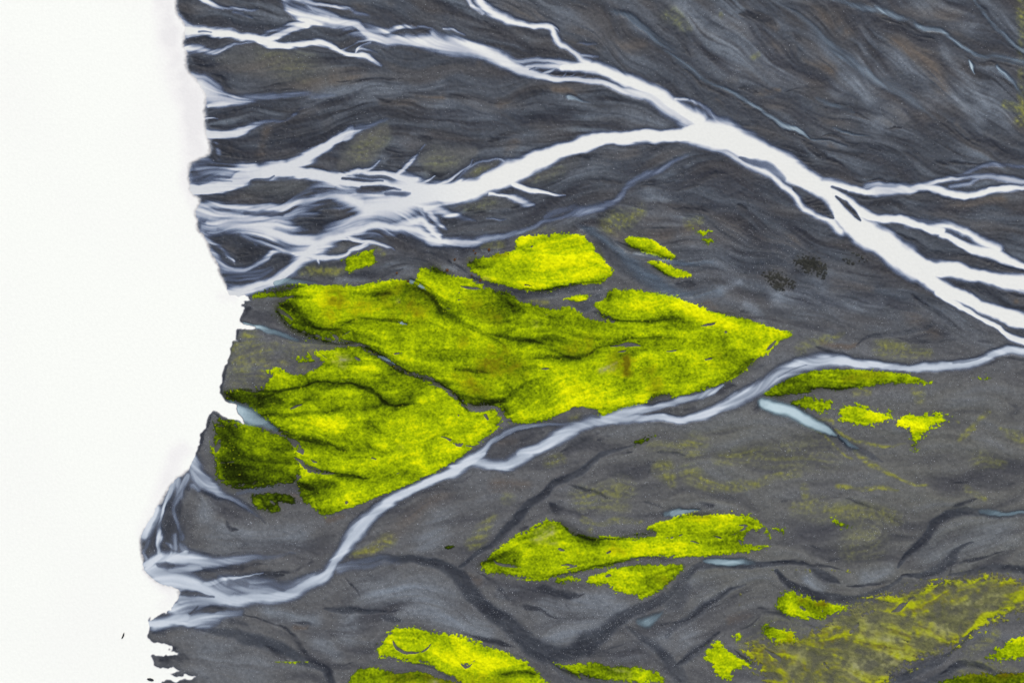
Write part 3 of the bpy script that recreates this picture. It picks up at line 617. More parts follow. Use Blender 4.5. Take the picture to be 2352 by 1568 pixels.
# old channels cut into the lower plain, floored with damp dark silt
CHANNELS = """H 2000,-40,30,.6 1900,0,40,.8 1790,25,44,.9 1740,60,46,1 1640,145,50 1500,225,50 1380,315,50 1250,410,54 1180,505,50 1080,600,54 950,700,54 820,790,54
H 40,800,60,.3 120,770,80,.5 280,745,74,.8 420,742,74,.95 560,752,76,1 700,780,80 800,842,90 880,932,94 960,1032,96 1080,1115,90 1180,1205,100 1280,1292,116 1400,1372,130 1550,1375,100 1650,1320,110 1750,1250,110 1850,1180,110,.95 1950,1120,90,.8 2060,1065,84,.7 2200,990,90,.8 2300,880,100,.85 I 90,850,110,.85 180,780,80,.8
H 1380,1360,60,.7 1440,1450,50,.6 1520,1520,50,.5 1600,1580,50,.5
H 1950,1200,40,.5 2060,1270,70,.6 2180,1370,90,.6 2260,1480,90,.6 2320,1580,80,.6
H 2250,735,30,.5 2100,735,30,.4
I 0,1010,140,.55 60,930,110,.6
I 180,790,110,.7 300,770,60,.9 450,775,50,1 600,775,40,1 750,768,30,.9 900,768,30,.8
I 690,820,60,.9 760,900,66,1 880,962,70 1000,1002,70 1130,1015,66 1250,1000,66,.9 1380,960,56,.8 1480,920,50,.8 1540,870,40,.8
I 900,775,60,.6 1000,850,66,.7 1080,895,60,.7
I 1510,790,50,1 1600,680,66 1700,590,70 1760,500,76 1850,440,70 1950,425,54,.9 2100,432,44,.7 2350,420,40,.5
I 1540,860,40,.9 1660,850,40,.8 1780,800,70,.8 1860,740,80,.7 1910,680,50,.7 2010,620,26,.6
I 1840,845,34,.8 2000,830,60,.6 2150,790,60,.7 2350,815,50,.8
I 2350,1560,80,.5 2100,1470,40,.7 1950,1445,60,.9 1830,1500,50,.9 1700,1570,50,.9
I 1900,1330,36,.9 1800,1400,70,.8 1680,1460,80,.7 1560,1520,50,.8 1460,1568,40,.8
I -60,1260,60,.5 60,1150,60,.6 200,1060,60,.6 350,960,40,.6 480,910,26,.5
I 300,1230,40,.7 150,1350,60,.6 20,1440,60,.7
G 1330,1190,60,.5 1550,1240,100,.8 1750,1285,100,.9 1900,1350,80,.9 2050,1430,56,.9 2180,1490,50,.9 2225,1580,50,.9
G 2180,1075,40,.8 2350,1085,44,.9 H 100,1090,40,.9 330,1095,30,.8
H 300,1125,50,.5 430,1150,40,.5
E 1600,-10,60,.5 1700,50,70,.7 1790,130,90,.8 1860,240,90,.8 1950,300,110,.8 2060,360,110,.8 2200,440,90,.7 F 0,470,60,.7 130,480,50,.6
E 1880,120,60,.7 1990,170,50,.9 2263,235,40,.9 F 0,258,40,.9 150,270,50,.6
E 740,255,60,.6 860,330,40,.6 1000,395,60,.6 1140,440,60,.7 1260,470,70,.9 1430,455,60,.9 1600,430,70,.9 1760,420,80,.8
E 1560,520,40,.7 1660,550,80,.9 1760,470,70,.8
D 1680,678,30,.7 1800,705,34,.8 1950,750,40,.8 2080,780,50,.8 2263,800,40,.8
D 1860,1360,30,.8 1980,1420,30,.8
F 1060,1395,40,.7 1170,1470,40,.7 1300,1540,40,.6 1400,1590,30,.5
G 1380,250,30,.5 1550,320,36,.6 1680,400,40,.6 1780,500,30,.4
F 1230,800,24,.6 1330,745,30,.7 1500,740,24,.5 1700,690,40,.5 1760,620,30,.3
F 1600,470,30,.6 1660,540,30,.6 1760,600,30,.5 1900,700,30,.4"""
# moss beds: label, outline, base tone 0 dark .. 1 bright yellow, raggedness
MOSS = [
 ("largest bed of yellow-green moss, in the middle of the delta above the diagonal gully", .70, .22,
  "D 1850,440 1880,425 2020,397 2150,400 2350,410 E 200,390 320,375 430,365 500,390 560,345 540,300 640,282 700,300 760,340 860,350 960,400 1050,445 1180,482 1222,517 1330,537 1470,557 1560,552 1620,587 1690,627 1800,657 1950,655 1830,622 1740,582 1718,530 1760,512 1800,500 1835,435 2000,437 2150,457 2263,480 F 60,505 130,532 260,582 400,607 440,605 560,652 640,690 700,712 795,712 780,760 720,770 640,850 560,902 480,962 400,1032 300,1077 180,1122 0,1165 E 2240,1160 2230,1140 2150,1135 2110,1160 2060,1207 1900,1252 1770,1275 1750,1242 1640,1237 1530,1252 1440,1302 1260,1337 1180,1330 1125,1292 1110,1230 1060,1220 1000,1197 900,1203 855,1200 765,1112 630,1022 525,1003 405,950 285,860 130,790 0,775 D 2200,780 2060,735 1960,690 1900,640 1870,570 1845,520 1900,500 1980,490 2000,480 1900,470 1830,480 1760,480 1700,490 1700,450 1780,445"),
 ("broad moss bed below the diagonal gully, from the funnel inlet to the lower river", .70, .22,
  "D 1480,1105 1560,1110 1780,1110 1780,1090 1800,1050 1850,1005 1760,970 1850,955 1990,1012 2090,982 2170,940 2110,850 2263,835 E 130,815 280,882 400,972 520,1020 620,1042 750,1128 838,1215 890,1258 980,1262 1000,1250 1060,1240 1115,1322 1050,1392 950,1462 860,1532 800,1568 H 820,60 700,130 560,195 400,270 260,320 130,372 0,415 G 2240,430 2160,445 2145,420 2090,380 2030,340 2012,280 2005,220 2020,190 2010,120 1990,60 1960,20 D 1960,1440 1880,1385 1820,1320 1740,1280 1640,1200 1560,1185 1500,1160"),
 ("dark olive moss bed on the lake shore, its left edge worn to grey sand", .50, .30,
  "D 1455,1300 1560,1320 1700,1342 1830,1392 1940,1440 2000,1530 G 1985,60 2035,110 2030,160 1990,190 1960,232 1850,235 1740,262 1600,272 1500,232 1465,180 1440,60 D 1440,1500 1450,1400 1440,1340"),
 ("bright lemon moss bed with a flat top beside the upper river's blue side stream", .86, .22,
  "E 1195,90 1300,70 1450,57 1560,47 1660,82 1720,132 1760,192 1800,252 1862,307 1835,345 1775,385 1600,397 1450,427 1330,447 1230,437 1100,402 980,367 910,312 865,262 940,225 1050,205 1130,182 1205,155"),
 ("larger lens-shaped lemon moss patch right of the blue side stream", .85, .14,
  "E 1918,90 2030,75 2150,117 2230,172 2305,222 2180,217 2050,182 1960,142"),
 ("narrow wedge of lemon moss just below the lens-shaped patch", .88, .14,
  "E 2068,233 2160,245 2263,282 F 0,287 100,312 138,347 60,357 E 2230,345 2140,292"),
 ("faint small moss smear, upper of two on the dark flood plain", .62, .3,
  "F 105,35 170,48 245,28 232,60 160,68"),
 ("faint small moss smear, lower of two on the dark flood plain", .55, .3,
  "F 178,100 258,88 268,122 200,132"),
 ("small lone moss islet among the dark channels at the left of the delta", .66, .2,
  "E 15,240 120,202 170,182 215,170 220,152 275,150 285,168 230,180 262,225 262,250 150,292 100,320 45,300 90,270"),
 ("slim moss strip in the dark gap between two big moss beds", .62, .25,
  "E 1055,440 1140,455 1205,490 1215,522 1130,502"),
 ("little triangular lemon moss patch in the grey gap right of centre", .85, .16,
  "E 1505,497 1640,465 1705,463 1645,532 1580,512"),
 ("long moss band along the south bank of the lower river", .64, .2,
  "F 568,1130 700,1062 800,1012 900,982 1020,967 1200,967 1400,987 1550,1002 1680,1032 1785,1073 1700,1055 1600,1067 1400,1067 1250,1087 1100,1097 950,1087 915,1125 760,1142 650,1157"),
 ("moss patch touching the right side of the turquoise pool", .62, .3,
  "F 770,1192 870,1165 900,1140 930,1165 1060,1187 1065,1230 990,1262 860,1237"),
 ("rounded moss patch with a fish-like tail, right of the turquoise pool", .72, .3,
  "F 1108,1270 1130,1225 1170,1212 1260,1205 1340,1242 1400,1262 1490,1232 1445,1272 1490,1308 1400,1315 1290,1347 1200,1327 1115,1302"),
 ("branched moss patch tapering to a point, farthest right of the pool", .74, .42,
  "F 1495,1300 1560,1268 1700,1268 1810,1245 1800,1280 1870,1290 1740,1342 1680,1402 1640,1452 1612,1522 1588,1482 1602,1422 1580,1370 1518,1352"),
 ("tiny moss streak under the lower river at the right edge", .7, .4,
  "F 1985,1000 2080,1020 2160,1047 2060,1037"),
 ("two-lobed bright moss bed below the lower river, wide at both ends", .74, .26,
  "H 945,780 1050,690 1200,582 1320,522 1430,460 1500,492 1570,542 1700,582 1850,594 2000,594 2140,584 2150,550 2050,545 2130,492 2263,462 I 0,458 100,435 250,428 420,430 530,450 600,500 640,560 655,603 620,585 570,530 530,520 500,560 440,620 560,650 660,628 580,672 450,692 300,707 200,720 0,715 H 2100,717 1950,742 1800,782 1650,812 1450,852 1380,887 1280,870 1150,840 1000,827"),
 ("thin moss wisps off the right tip of the two-lobed bed", .72, .4,
  "I 655,520 700,525 775,572 690,550"),
 ("triangular moss bed on the grey gravel spit below the two-lobed bed", .66, .26,
  "H 1445,885 1530,852 1640,865 1700,860 1750,832 1850,812 1950,775 2100,765 2263,767 I 80,768 60,800 10,850 H 2240,885 2180,932 2100,982 2030,992 1950,962 1880,952 1865,900 1740,902 1640,885 1520,892"),
 ("moss bed with a ragged bare hook at the bottom edge, left of the gully", .80, .30,
  "H 268,1345 330,1262 390,1195 520,1202 700,1232 880,1272 1080,1342 1270,1422 1345,1492 1440,1580 1480,1640 800,1640 850,1568 760,1512 700,1490 640,1442 560,1432 440,1422 400,1392 300,1387"),
 ("golden green moss bed cut off by the bottom edge, leftmost there", .64, .22,
  "H 40,1600 70,1560 150,1455 260,1462 400,1502 560,1492 680,1532 800,1570 900,1640 20,1640"),
 ("flat narrow moss bed at the bottom edge, right of the grey gully", .66, .3,
  "H 1437,1447 1600,1437 1720,1427 1850,1457 2000,1447 2130,1482 2205,1542 2200,1570 2000,1552 1800,1550 1600,1502"),
 ("mottled moss bed in the river bend at lower right, above the dry mat", .62, .38,
  "I 675,1020 770,930 900,992 1020,1037 1190,1047 1120,1082 1040,1130 920,1147 800,1122 740,1102 700,1062"),
 ("ragged yellow moss scrap left of the dry mat, upper one", .76, .42,
  "I 540,1185 650,1155 700,1200 810,1232 820,1290 700,1300 640,1262 600,1215"),
 ("ragged yellow moss scrap left of the dry mat, lower and larger one", .84, .36,
  "I 205,1352 300,1285 360,1352 430,1392 545,1442 420,1462 375,1500 395,1542 300,1522 250,1462 280,1432 210,1412"),
 ("great dry olive and pale moss mat filling the lower right corner", .62, .40,
  "I 1020,1200 1060,1130 1150,1090 1250,1040 1400,1002 1520,962 1640,920 1780,895 1950,862 2100,838 2350,888 2500,920 2500,1095 2350,1092 2220,1105 2100,1172 1980,1242 1890,1332 1700,1392 1530,1462 1400,1568 1340,1640 650,1640 600,1500 520,1400 470,1310 600,1290 800,1300 900,1240"),
 ("streaky yellow moss bed cut off by the right edge in the corner", .66, .45,
  "I 2070,1402 2180,1330 2280,1290 2350,1250 2500,1200 2500,1420 2350,1395 2200,1422"),
 ("olive moss bed in the very bottom right corner under the dark gully", .50, .26,
  "I 1700,1600 1830,1545 2000,1502 2200,1505 2350,1500 2500,1500 2500,1660 1660,1660"),
 ("tiny moss dash alone on the grey flat right of the two-lobed bed", .74, .35,
  "I 1055,460 1150,490 1210,505 1120,518 1090,490"),
 ("tiny dark green tuft alone on grey sand left of the two-lobed bed", .30, .12,
  "H 708,660 745,645 798,643 778,667 730,671"),
 ("small smear of dull moss between the lower river and the grey plain", .50, .3,
  "E 1965,1455 2050,1430 2145,1412 2085,1442 1995,1468"),
 ("small dark moss islet with a bare middle, south of the shore bed", .42, .2,
  "G 1690,310 1780,290 1900,297 1985,335 1970,368 1900,345 1840,340 1890,400 1895,427 1800,427 1730,400 1695,375"),
 ("tiny yellow moss tuft just above the ragged lower scrap", .80, .3,
  "I 398,1262 450,1230 458,1270 405,1292"),
 ("small oval moss islet on the bare olive headland", .72, .32,
  "D 1958,895 2060,875 2130,905 2080,925 1990,920"),
 ("black ragged lichen patch on the flood plain left of the big river, largest", .02, .85,
  "F 815,240 900,205 1000,265 1005,350 940,312 840,290"),
 ("black ragged lichen patch below left of the largest lichen patch", .0, .95,
  "F 595,320 700,325 800,390 810,410 700,415 640,362"),
 ("small black lichen smudge close to the left bank of the big river", .0, .8,
  "F 1138,238 1200,208 1295,243 1220,248"),
]
BARE = """E 830,410,25,1 940,430,25 985,442,10
E 880,1195,36,1 1000,1215,40 1060,1210,26
E 600,1060,22,1 680,1085,14 780,1130,8
E 690,1415,20,1 760,1450,25 850,1470,30 930,1480,18
E 1010,1270,20,1 1025,1300,14
E 1380,960,20,1 1440,965,14
E 1510,1285,40,.8 1600,1250,60,1 1740,1245,40
E 1830,810,20,1 1980,800,30 2070,805,12
E 1880,853,14,.8 1960,830,16
E 1790,765,14,1 1830,770,8
E 2210,850,10,1 2280,860,14
E 800,522,14,1 840,527,8
E 730,570,14,.9 750,575,8
E 1560,530,30,1 1660,540,60 1700,560,50 1760,600,25
E 1720,490,60,1 1775,465,60
E 390,860,18,1 450,850,10
E 110,885,30,.9 140,930,18
E 15,760,14,1 110,795,12 240,825,10
E 20,740,10,.9 110,705,10
E 590,1000,12,1 640,1025,10
E 810,1275,14,1
E 430,522,14,1
E 190,740,14,.9
E 820,465,14,.9
E 1270,150,30,.8 1330,138,24,.8
E 380,860,10,.8
E 1390,605,8,.8 1440,605,8,.8
E 20,1050,16,.8 100,1048,14,.8
E 130,1030,10,.7
E 260,940,12,.7
E 1260,415,14,.6 1300,415,10,.5
F 200,910,24,1 275,895,16
F 170,672,12,1 230,665,18 280,655,22 295,645,10
F 340,718,18,1
F 190,770,12,1
F 465,848,16,1
F 620,840,26,.8 700,780,26,.8
F 0,860,12,.8
F 930,1100,24,1
F 150,750,8,.9
F 450,710,10,.8
D 1840,540,14,1 1900,590,30 1960,630,20 2000,650,8
D 1780,497,14,1 1900,485,20 1960,482,8
D 2200,712,25,1 2270,760,25
D 1900,935,60,1 2000,955,46 2120,945,44 2190,915,20
D 2130,860,14,.7 2200,900,16,.8
D 1950,1230,25,1 2050,1200,12
D 1610,1190,25,1
D 1930,1432,40,1 2010,1490,60 2050,1535,30
D 1480,1420,40,.7 1460,1520,40,.8
D 1850,600,60,.0
G 1980,50,30,1 2080,110,66 2180,150,46 2270,170,14
G 2040,10,40,1
G 2110,60,25,1 2140,75,14
G 1480,85,12,1 1580,88,12
G 1440,30,34,.8 1430,110,40,.8
G 2190,250,14,1
G 2320,355,22,1
G 1820,330,20,.8 1850,350,18,.8
H 1470,662,30,1 1515,668,14
H 1040,720,10,1 1080,765,25 1180,790,28 1250,800,12
H 1480,775,16,1 1600,770,20 1530,800,16
H 1830,692,12,1 1850,688,10
H 380,1285,44,1 400,1335,40 480,1365,20 560,1350,14 650,1290,12
H 830,1440,40,1 880,1450,50 920,1420,18
H 540,1442,34,1 650,1470,30
H 1640,862,40,1 1690,872,26
H 1790,850,40,.8 1840,840,30,.8
H 2200,592,16,1 2320,580,12 I 40,578,8
H 230,60,12,1 255,60,10
H 400,160,10,.8 430,150,8,.8
H 40,350,20,.6 80,355,14,.6
I 420,500,10,1 480,510,30 440,560,14 350,590,10
I 250,578,12,1 320,600,8
I 100,620,10,.9 170,630,10,.9
I 540,590,70,1 590,540,40 480,640,30
I 450,545,12,.9 500,530,10
I 850,1060,20,.9 880,1080,24,.9
I 900,1130,26,1 1000,1160,30 1120,1090,22
I 1000,1090,20,.8
I 1250,1100,60,.8 1350,1080,50,.8
I 1180,1230,50,.9 1230,1160,50,.8
I 1450,1110,40,.7 1600,1000,30,.8
I 600,1340,34,.9 700,1400,34,.8 760,1470,30,.8
I 1100,1290,24,.7 1200,1330,24,.7
I 1000,1420,30,.6 1050,1500,30,.6
I 1500,1250,24,.4 1650,1330,24,.4
I 1960,950,14,.6
I 2240,1000,8,.5
I 640,1300,20,.7
I 300,1470,14,.6"""
GULLY = """D 1760,600,60,.9 1860,620,70,.8
D 1850,540,40,1 1880,620,40,1 1960,700,40,.9 2080,750,50,.9 2200,790,40,.9 2350,800,30,.9
D 1900,540,120,.9 2000,590,100,.7 2060,640,60,.7 2150,690,40,.8 2263,690,30,.7
D 1720,440,60,.9 1900,430,70,.8 2050,410,40,.7
D 1980,480,80,.6
D 1500,1130,60,1 1650,1150,120,.75 1800,1180,150,.7 1900,1180,120,.6
D 1600,1110,40,.9 1800,1120,30,.8 1950,1100,25,.8 2130,1065,20,.9 2263,1060,25,.9
D 1750,1280,40,.9 1900,1280,50,.8 2050,1270,40,.7 2263,1240,30,.5
D 1960,1200,60,.6 2100,1170,30,.5
D 1850,1370,60,.9 1950,1420,40,.8 2100,1450,40,.8 2263,1490,40,.7
D 1530,1370,160,.75 1560,1450,180,.7 1580,1540,160,.6
E 0,800,30,.9 130,800,35,.9 280,870,45,.95 400,960,45,.9 520,1010,30,.8 620,1030,20,.7 760,1120,25,.8 850,1210,25,.9 900,1250,20,.8
E 0,670,20,.6 130,625,20,.7 250,640,30,.9 350,640,40,.95 460,660,20,.7
E 230,470,20,.7 310,462,30,.9 360,460,20,.7
E 480,370,40,.7 560,440,30,.7 650,510,40,.8 700,590,50,.7 800,650,50,.6 900,700,60,.6 1000,750,40,.6 1080,800,30,.6 1120,830,30,.4
E 1000,730,60,.6 1100,750,50,.8 1200,765,35,.9 1300,775,25,.9 1370,795,15,.6
E 1300,890,30,.6 1450,890,35,.7 1580,885,40,.9 1700,870,25,.6 1800,820,20,.5 1900,780,18,.6 2100,755,14,.7 2270,765,14,.7
E 1750,600,40,.7 1850,640,25,.8 2000,645,18,.9 2200,640,16,.8 F 60,640,14,.5
E 800,965,30,.7 880,970,30,1 980,985,25,.9 1040,990,12,.6
E 0,1070,20,.9 120,1075,20,.9 220,1110,40,.95 290,1160,30,.95 350,1195,25,.9 450,1200,20,.8 550,1205,14,.7
E 200,1320,30,.4 300,1380,20,.4
E 900,1190,20,.7 1000,1190,16,.8 1120,1185,20,.8
E 1110,1220,30,.7 1150,1270,20,.5
E 880,250,60,.8 960,260,50,.6 1050,260,20,.6
E 640,290,60,.9 720,320,40,.8
E 1170,1100,30,.4
E 1240,165,40,.5 1330,185,30,.5
E 1230,440,20,.9 1400,435,18,.9 1500,410,18,.8 1700,385,18,.8 1780,380,14,.6
E 1740,130,25,.5 1790,230,20,.4
E 1920,110,20,.8 1980,155,25,.9 2100,190,18,.8 2250,220,16,.7
E 2130,290,20,.7 2230,345,20,.7
E 0,1500,30,.8 70,1510,25,.8
E 2080,1200,25,.7 2150,1130,40,.7 2240,1150,30,.6
E 1840,470,40,.6 1820,500,40,.6
E 1150,480,40,.6 1060,450,30,.5 1180,550,40,.5
F 520,900,60,.7 440,980,50,.6 340,1060,20,.4
F 250,580,14,.6 400,600,12,.5
F 930,1095,25,.7 1100,1090,20,.7 1250,1080,16,.6
F 780,1195,20,.5 900,1250,18,.6
F 600,1140,20,.4 760,1145,20,.5
F 1620,1490,25,.7
G 1500,60,150,.75 1560,160,160,.75 1680,210,110,.65 1850,220,60,.5
G 1980,200,50,.5 2060,240,60,.7 2130,290,30,.6
G 2060,100,25,.8 2200,150,25,.9 2350,185,20,.9
G 2080,190,40,.6 2250,240,30,.5
G 2120,360,20,.7 2160,420,16,.6
G 1750,310,50,.8 1800,370,40,.8 1880,330,40,.5
G 1700,60,120,.3
H 0,185,35,.95 120,190,30,.9 220,195,14,.8
H 1500,490,30,.6 1650,580,25,.7 1850,600,16,.6 2050,570,40,.8 2130,560,30,.8
H 950,790,16,.6 1120,700,40,.6 1200,680,40,.4
H 1380,880,16,.7 1600,815,14,.6 1900,750,12,.6 2200,715,10,.5
H 1180,750,40,.5
H 1100,1500,60,.7 1200,1480,40,.8 1320,1510,20,.7
H 1520,1480,30,.7 1700,1520,20,.6
H 1880,940,20,.5
I 0,470,20,.5 150,438,20,.5 250,432,20,.5
I 420,1370,14,.7 530,1440,14,.8
I 750,1060,30,.4 700,1080,30,.5
I 1900,1330,20,.6 2100,1080,10,.6
I 560,560,14,.6"""
LUSH = """E 1700,200,110,.7 1800,290,70,.9 1640,300,100,.5
E 1250,420,50,.7 1350,420,50,.7
E 1260,80,60,.6
E 700,1500,120,.6 900,1420,80,.7 1050,1300,60,.7
E 300,1420,120,.4 450,1300,120,.4
E 250,1180,60,.3
E 1300,590,60,.6 1500,600,50,.6 1620,600,30,.4
E 1900,540,60,.5 2100,560,80,.4
E 1250,1290,60,.6 1400,1260,60,.6 1600,1200,60,.4
E 1550,1130,80,.4 1900,1150,80,.3
E 1300,860,60,.3 1250,880,60,.3
F 60,540,90,.9 250,630,110,1 500,700,110,1 700,735,70,1
F 400,780,80,.9 560,830,50,.7 700,760,40,.8
F 50,760,80,.4
F 100,1070,100,.3 300,980,80,.3
D 2250,880,60,.5
D 2100,1000,50,.5 2263,980,50,.4
D 2200,620,60,.4
E 60,1000,60,.4 200,980,60,.4
D 2000,1330,60,.5 2100,1370,80,.5 2263,1330,100,.5
H 200,120,120,.6 500,60,120,.7 600,170,50,.6
H 60,330,60,.5 150,240,80,.4
H 1060,640,60,.6 1250,640,60,.5 1230,850,60,.5
H 1600,720,100,.4 2200,660,100,.4
H 980,790,30,.7
H 300,1360,40,.7 450,1220,60,.5 750,1400,80,.6 1000,1440,80,.6 1250,1450,60,.5
H 2060,1500,40,.6
I 200,500,150,.6 350,470,100,.7
I 20,650,80,.5
I 760,970,50,.6 760,1070,40,.6
I 1450,1020,50,.6 1600,1040,40,.5 1750,900,40,.7 1950,890,40,.7 2080,870,50,.7
I 1900,1320,30,.7 2000,1220,46,.95 2100,1130,60,1 2230,1060,70,1 2340,980,60,.9
I 2100,850,50,.8
G 1960,120,60,.7 1960,30,50,.5
G 2150,400,30,.6 2100,330,40,.6"""
WITHERED = """E 500,550,200,.5 400,560,140,.4
E 430,450,120,.3 150,560,150,.35
E 1000,560,120,.45 900,540,80,.4 1080,620,80,.4
E 1080,880,120,.7 1000,940,100,.7 1200,960,120,.5
E 950,1080,150,.5 820,1000,80,.4
E 1900,920,120,.8 1960,890,80,.9 1950,980,60,.8
E 2100,1000,100,.5 2150,1080,100,.4
E 1700,800,120,.45 1550,820,80,.4
E 850,780,80,.4
D 2250,500,150,.6 2200,620,100,.35
D 2263,720,60,.3
H 1850,650,60,.4 1930,680,50,.4
H 2230,900,60,.5 2160,860,50,.3
H 380,1530,80,.4 620,1550,100,.4
I 100,450,50,.4 250,440,30,.5
I 1000,1050,80,.6 850,1030,60,.4
I 1300,1150,200,.7 1100,1380,250,.8 800,1350,200,.7
I 1000,1500,200,.7 1400,1420,200,.7
I 1700,1330,200,.7 1600,1060,80,.6
I 1800,960,80,.5 2000,930,60,.4
I 2000,1480,150,.5 2300,1500,60,.8
I 2250,900,60,.3
F 1150,1020,60,.4 1400,1020,50,.3
F 300,900,100,.25
E 1050,215,40,.6 1140,190,40,.6"""
PALE = """E 1780,980,40,.7 1850,950,40,.7 1880,920,20,.5
E 1330,670,50,.4
E 420,510,40,.4
E 1000,360,50,.5
D 2263,900,60,.7 2330,900,50,.7
E 30,950,60,.6 0,880,40,.5
E 430,1500,40,.15
H 1430,560,80,.7 1330,590,60,.5 1450,620,40,.5
H 1950,1500,50,.5 1840,1490,40,.4
H 650,1560,60,.5
I 1300,1200,180,.55 1500,1350,220,.6 1200,1480,150,.7
I 1750,1250,160,.5 1850,1200,50,.6
I 2000,1050,130,.6 2200,980,60,.5
I 800,1460,80,.6 850,1370,80,.4
I 830,1000,20,.5
I 1120,1140,60,.5 1060,1180,40,.5
I 1900,1090,120,.5
F 90,540,30,.3"""
SHRUBS = [("E",790,232,11),("E",1022,166,13),("E",930,190,9),("E",740,302,13),("E",478,377,10),("E",402,323,9),("E",1150,192,10),("E",905,338,8),("E",962,372,11),("E",918,172,7)]
# ------------------------------------------------------------------ survey helpers
W, H = 1024.0, 682.75
SHEET = {c: (1348.0 * (i % 3), (0.0, 900.0, 1797.0)[i // 3]) for i, c in enumerate("ABCDEFGHI")}
SC = 1400 / 2350 / 4

def parse(text):
    """survey notes -> list of arrays of (east, south, width, strength) in metres"""
    out = []
    for line in text.strip().split("\n"):
        ox = oy = 0.0; w = 20.0; a = 1.0; pts = []
        for tok in line.split():
            if tok[0] == 's': continue
            if tok.isalpha():
                ox, oy = SHEET[tok]; continue
            v = [float(q) for q in tok.split(",")]
            if len(v) > 2: w = v[2]
            if len(v) > 3: a = v[3]
            pts.append((ox / 4 + v[0] * SC, oy / 4 + v[1] * SC, w * SC, a))
        p = np.array(pts)
        if len(p) > 1:                       # courses that reach the edge of the survey run on beyond it
            for e, n in ((0, 1), (-1, -2)):
                x, y = p[e, :2]
                if x > W - 5 or y < 3 or y > H - 4:
                    d = p[e, :2] - p[n, :2]; d /= np.hypot(*d) + 1e-6
                    q = p[e].copy(); q[:2] += d * 90
                    p = np.vstack([q, p]) if e == 0 else np.vstack([p, q])
        out.append(p)
    return out

def smooth_path(p, step):
    if len(p) < 2: return p
    q = np.vstack([2 * p[0] - p[1], p, 2 * p[-1] - p[-2]])
    q[0, 2:], q[-1, 2:] = p[0, 2:], p[-1, 2:]
    res = []
    for i in range(1, len(q) - 2):
        a, b, c, d = q[i - 1], q[i], q[i + 1], q[i + 2]
        n = max(1, int(np.hypot(*(c - b)[:2]) / step))
        t = (np.arange(n) / n)[:, None]
        r = .5 * (2 * b + (c - a) * t + (2 * a - 5 * b + 4 * c - d) * t ** 2 + (3 * b - a - 3 * c + d) * t ** 3)
        r[:, 2:] = b[2:] + (c - b)[2:] * t
        res.append(r)
    res.append(p[-1:])
    return np.vstack(res)

STEP = 0.7
MARG = 56.0
gx = np.arange(-MARG, W + MARG, STEP); gy = np.arange(-MARG, H + MARG, STEP)
NX, NY = len(gx), len(gy)
GX, GY = np.meshgrid(gx, gy)
f32 = np.float32

def gauss(a, s):
    s = s / STEP
    ky = np.fft.fftfreq(a.shape[0])[:, None]; kx = np.fft.rfftfreq(a.shape[1])[None, :]
    return np.fft.irfft2(np.fft.rfft2(a) * np.exp(-2 * (np.pi * s) ** 2 * (kx ** 2 + ky ** 2)), s=a.shape)

def unit(a):
    a = a - a.mean(); return a / (a.std() + 1e-9)

def noise(s):
    return unit(gauss(rng.standard_normal((NY, NX)), s))

def sstep(a, b, x):
    t = np.clip((x - a) / (b - a), 0, 1); return t * t * (3 - 2 * t)

N1, N3, N8, N30 = noise(.9), noise(3), noise(8), noise(30)
WX = GX + 1.0 * noise(7) + .28 * noise(2); WY = GY + 1.0 * noise(7) + .28 * noise(2)

def course(text, soft=.5, warp=True, taper=0., widen=1.):
    """strength field (0..1) of a set of courses"""
    F = np.zeros((NY, NX))
    PX, PY = (WX, WY) if warp else (GX, GY)
    soft0 = soft
    for p, line in zip(parse(text), text.strip().split('\n')):
        soft = float(line.split()[0][1:]) if line[0] == 's' else soft0        # a leading sNN gives the course its own edge
        p[:, 2] *= widen
        q = smooth_path(p, max(2.0, p[:, 2].mean() * .35))
        if taper and len(q) > 3:
            u = np.arange(len(q)) / (len(q) - 1)
            q = q.copy(); q[:, 2] *= 1 - taper * (1 - np.clip(np.minimum(u, 1 - u) / .35, 0, 1)) ** 1.5
        if len(q) == 1: q = np.vstack([q, q + [.01, 0, 0, 0]])
        for (x0, y0, w0, a0), (x1, y1, w1, a1) in zip(q[:-1], q[1:]):
            r = max(w0, w1, 1.2) * .5 * (1 + soft) + 3
            i0 = int((min(x0, x1) - r + MARG) / STEP); i1 = int((max(x0, x1) + r + MARG) / STEP) + 2
            j0 = int((min(y0, y1) - r + MARG) / STEP); j1 = int((max(y0, y1) + r + MARG) / STEP) + 2
            i0, j0, i1, j1 = max(i0, 0), max(j0, 0), min(i1, NX), min(j1, NY)
            if i0 >= i1 or j0 >= j1: continue
            X = PX[j0:j1, i0:i1]; Y = PY[j0:j1, i0:i1]
            dx, dy = x1 - x0, y1 - y0; L = dx * dx + dy * dy + 1e-9
            t = np.clip(((X - x0) * dx + (Y - y0) * dy) / L, 0, 1)
            d = np.hypot(X - x0 - t * dx, Y - y0 - t * dy)
            w = w0 + (w1 - w0) * t; a = a0 + (a1 - a0) * t
            thin = np.minimum(1, w / 1.2); w = np.maximum(w, 1.2)
            u = d / (w * .5)
            v = a * thin * (1 - sstep(1 - soft, 1 + soft, u))
            np.maximum(F[j0:j1, i0:i1], v, out=F[j0:j1, i0:i1])
    return F

def polygon(p, X, Y):
    ins = np.zeros(X.shape, bool)
    x, y = p[:, 0], p[:, 1]
    for i in range(len(p)):
        x0, y0, x1, y1 = x[i - 1], y[i - 1], x[i], y[i]
        if y0 == y1: continue
        c = (y0 > Y) != (y1 > Y)
        ins ^= c & (X < (x1 - x0) * (Y - y0) / (y1 - y0) + x0)
    return ins

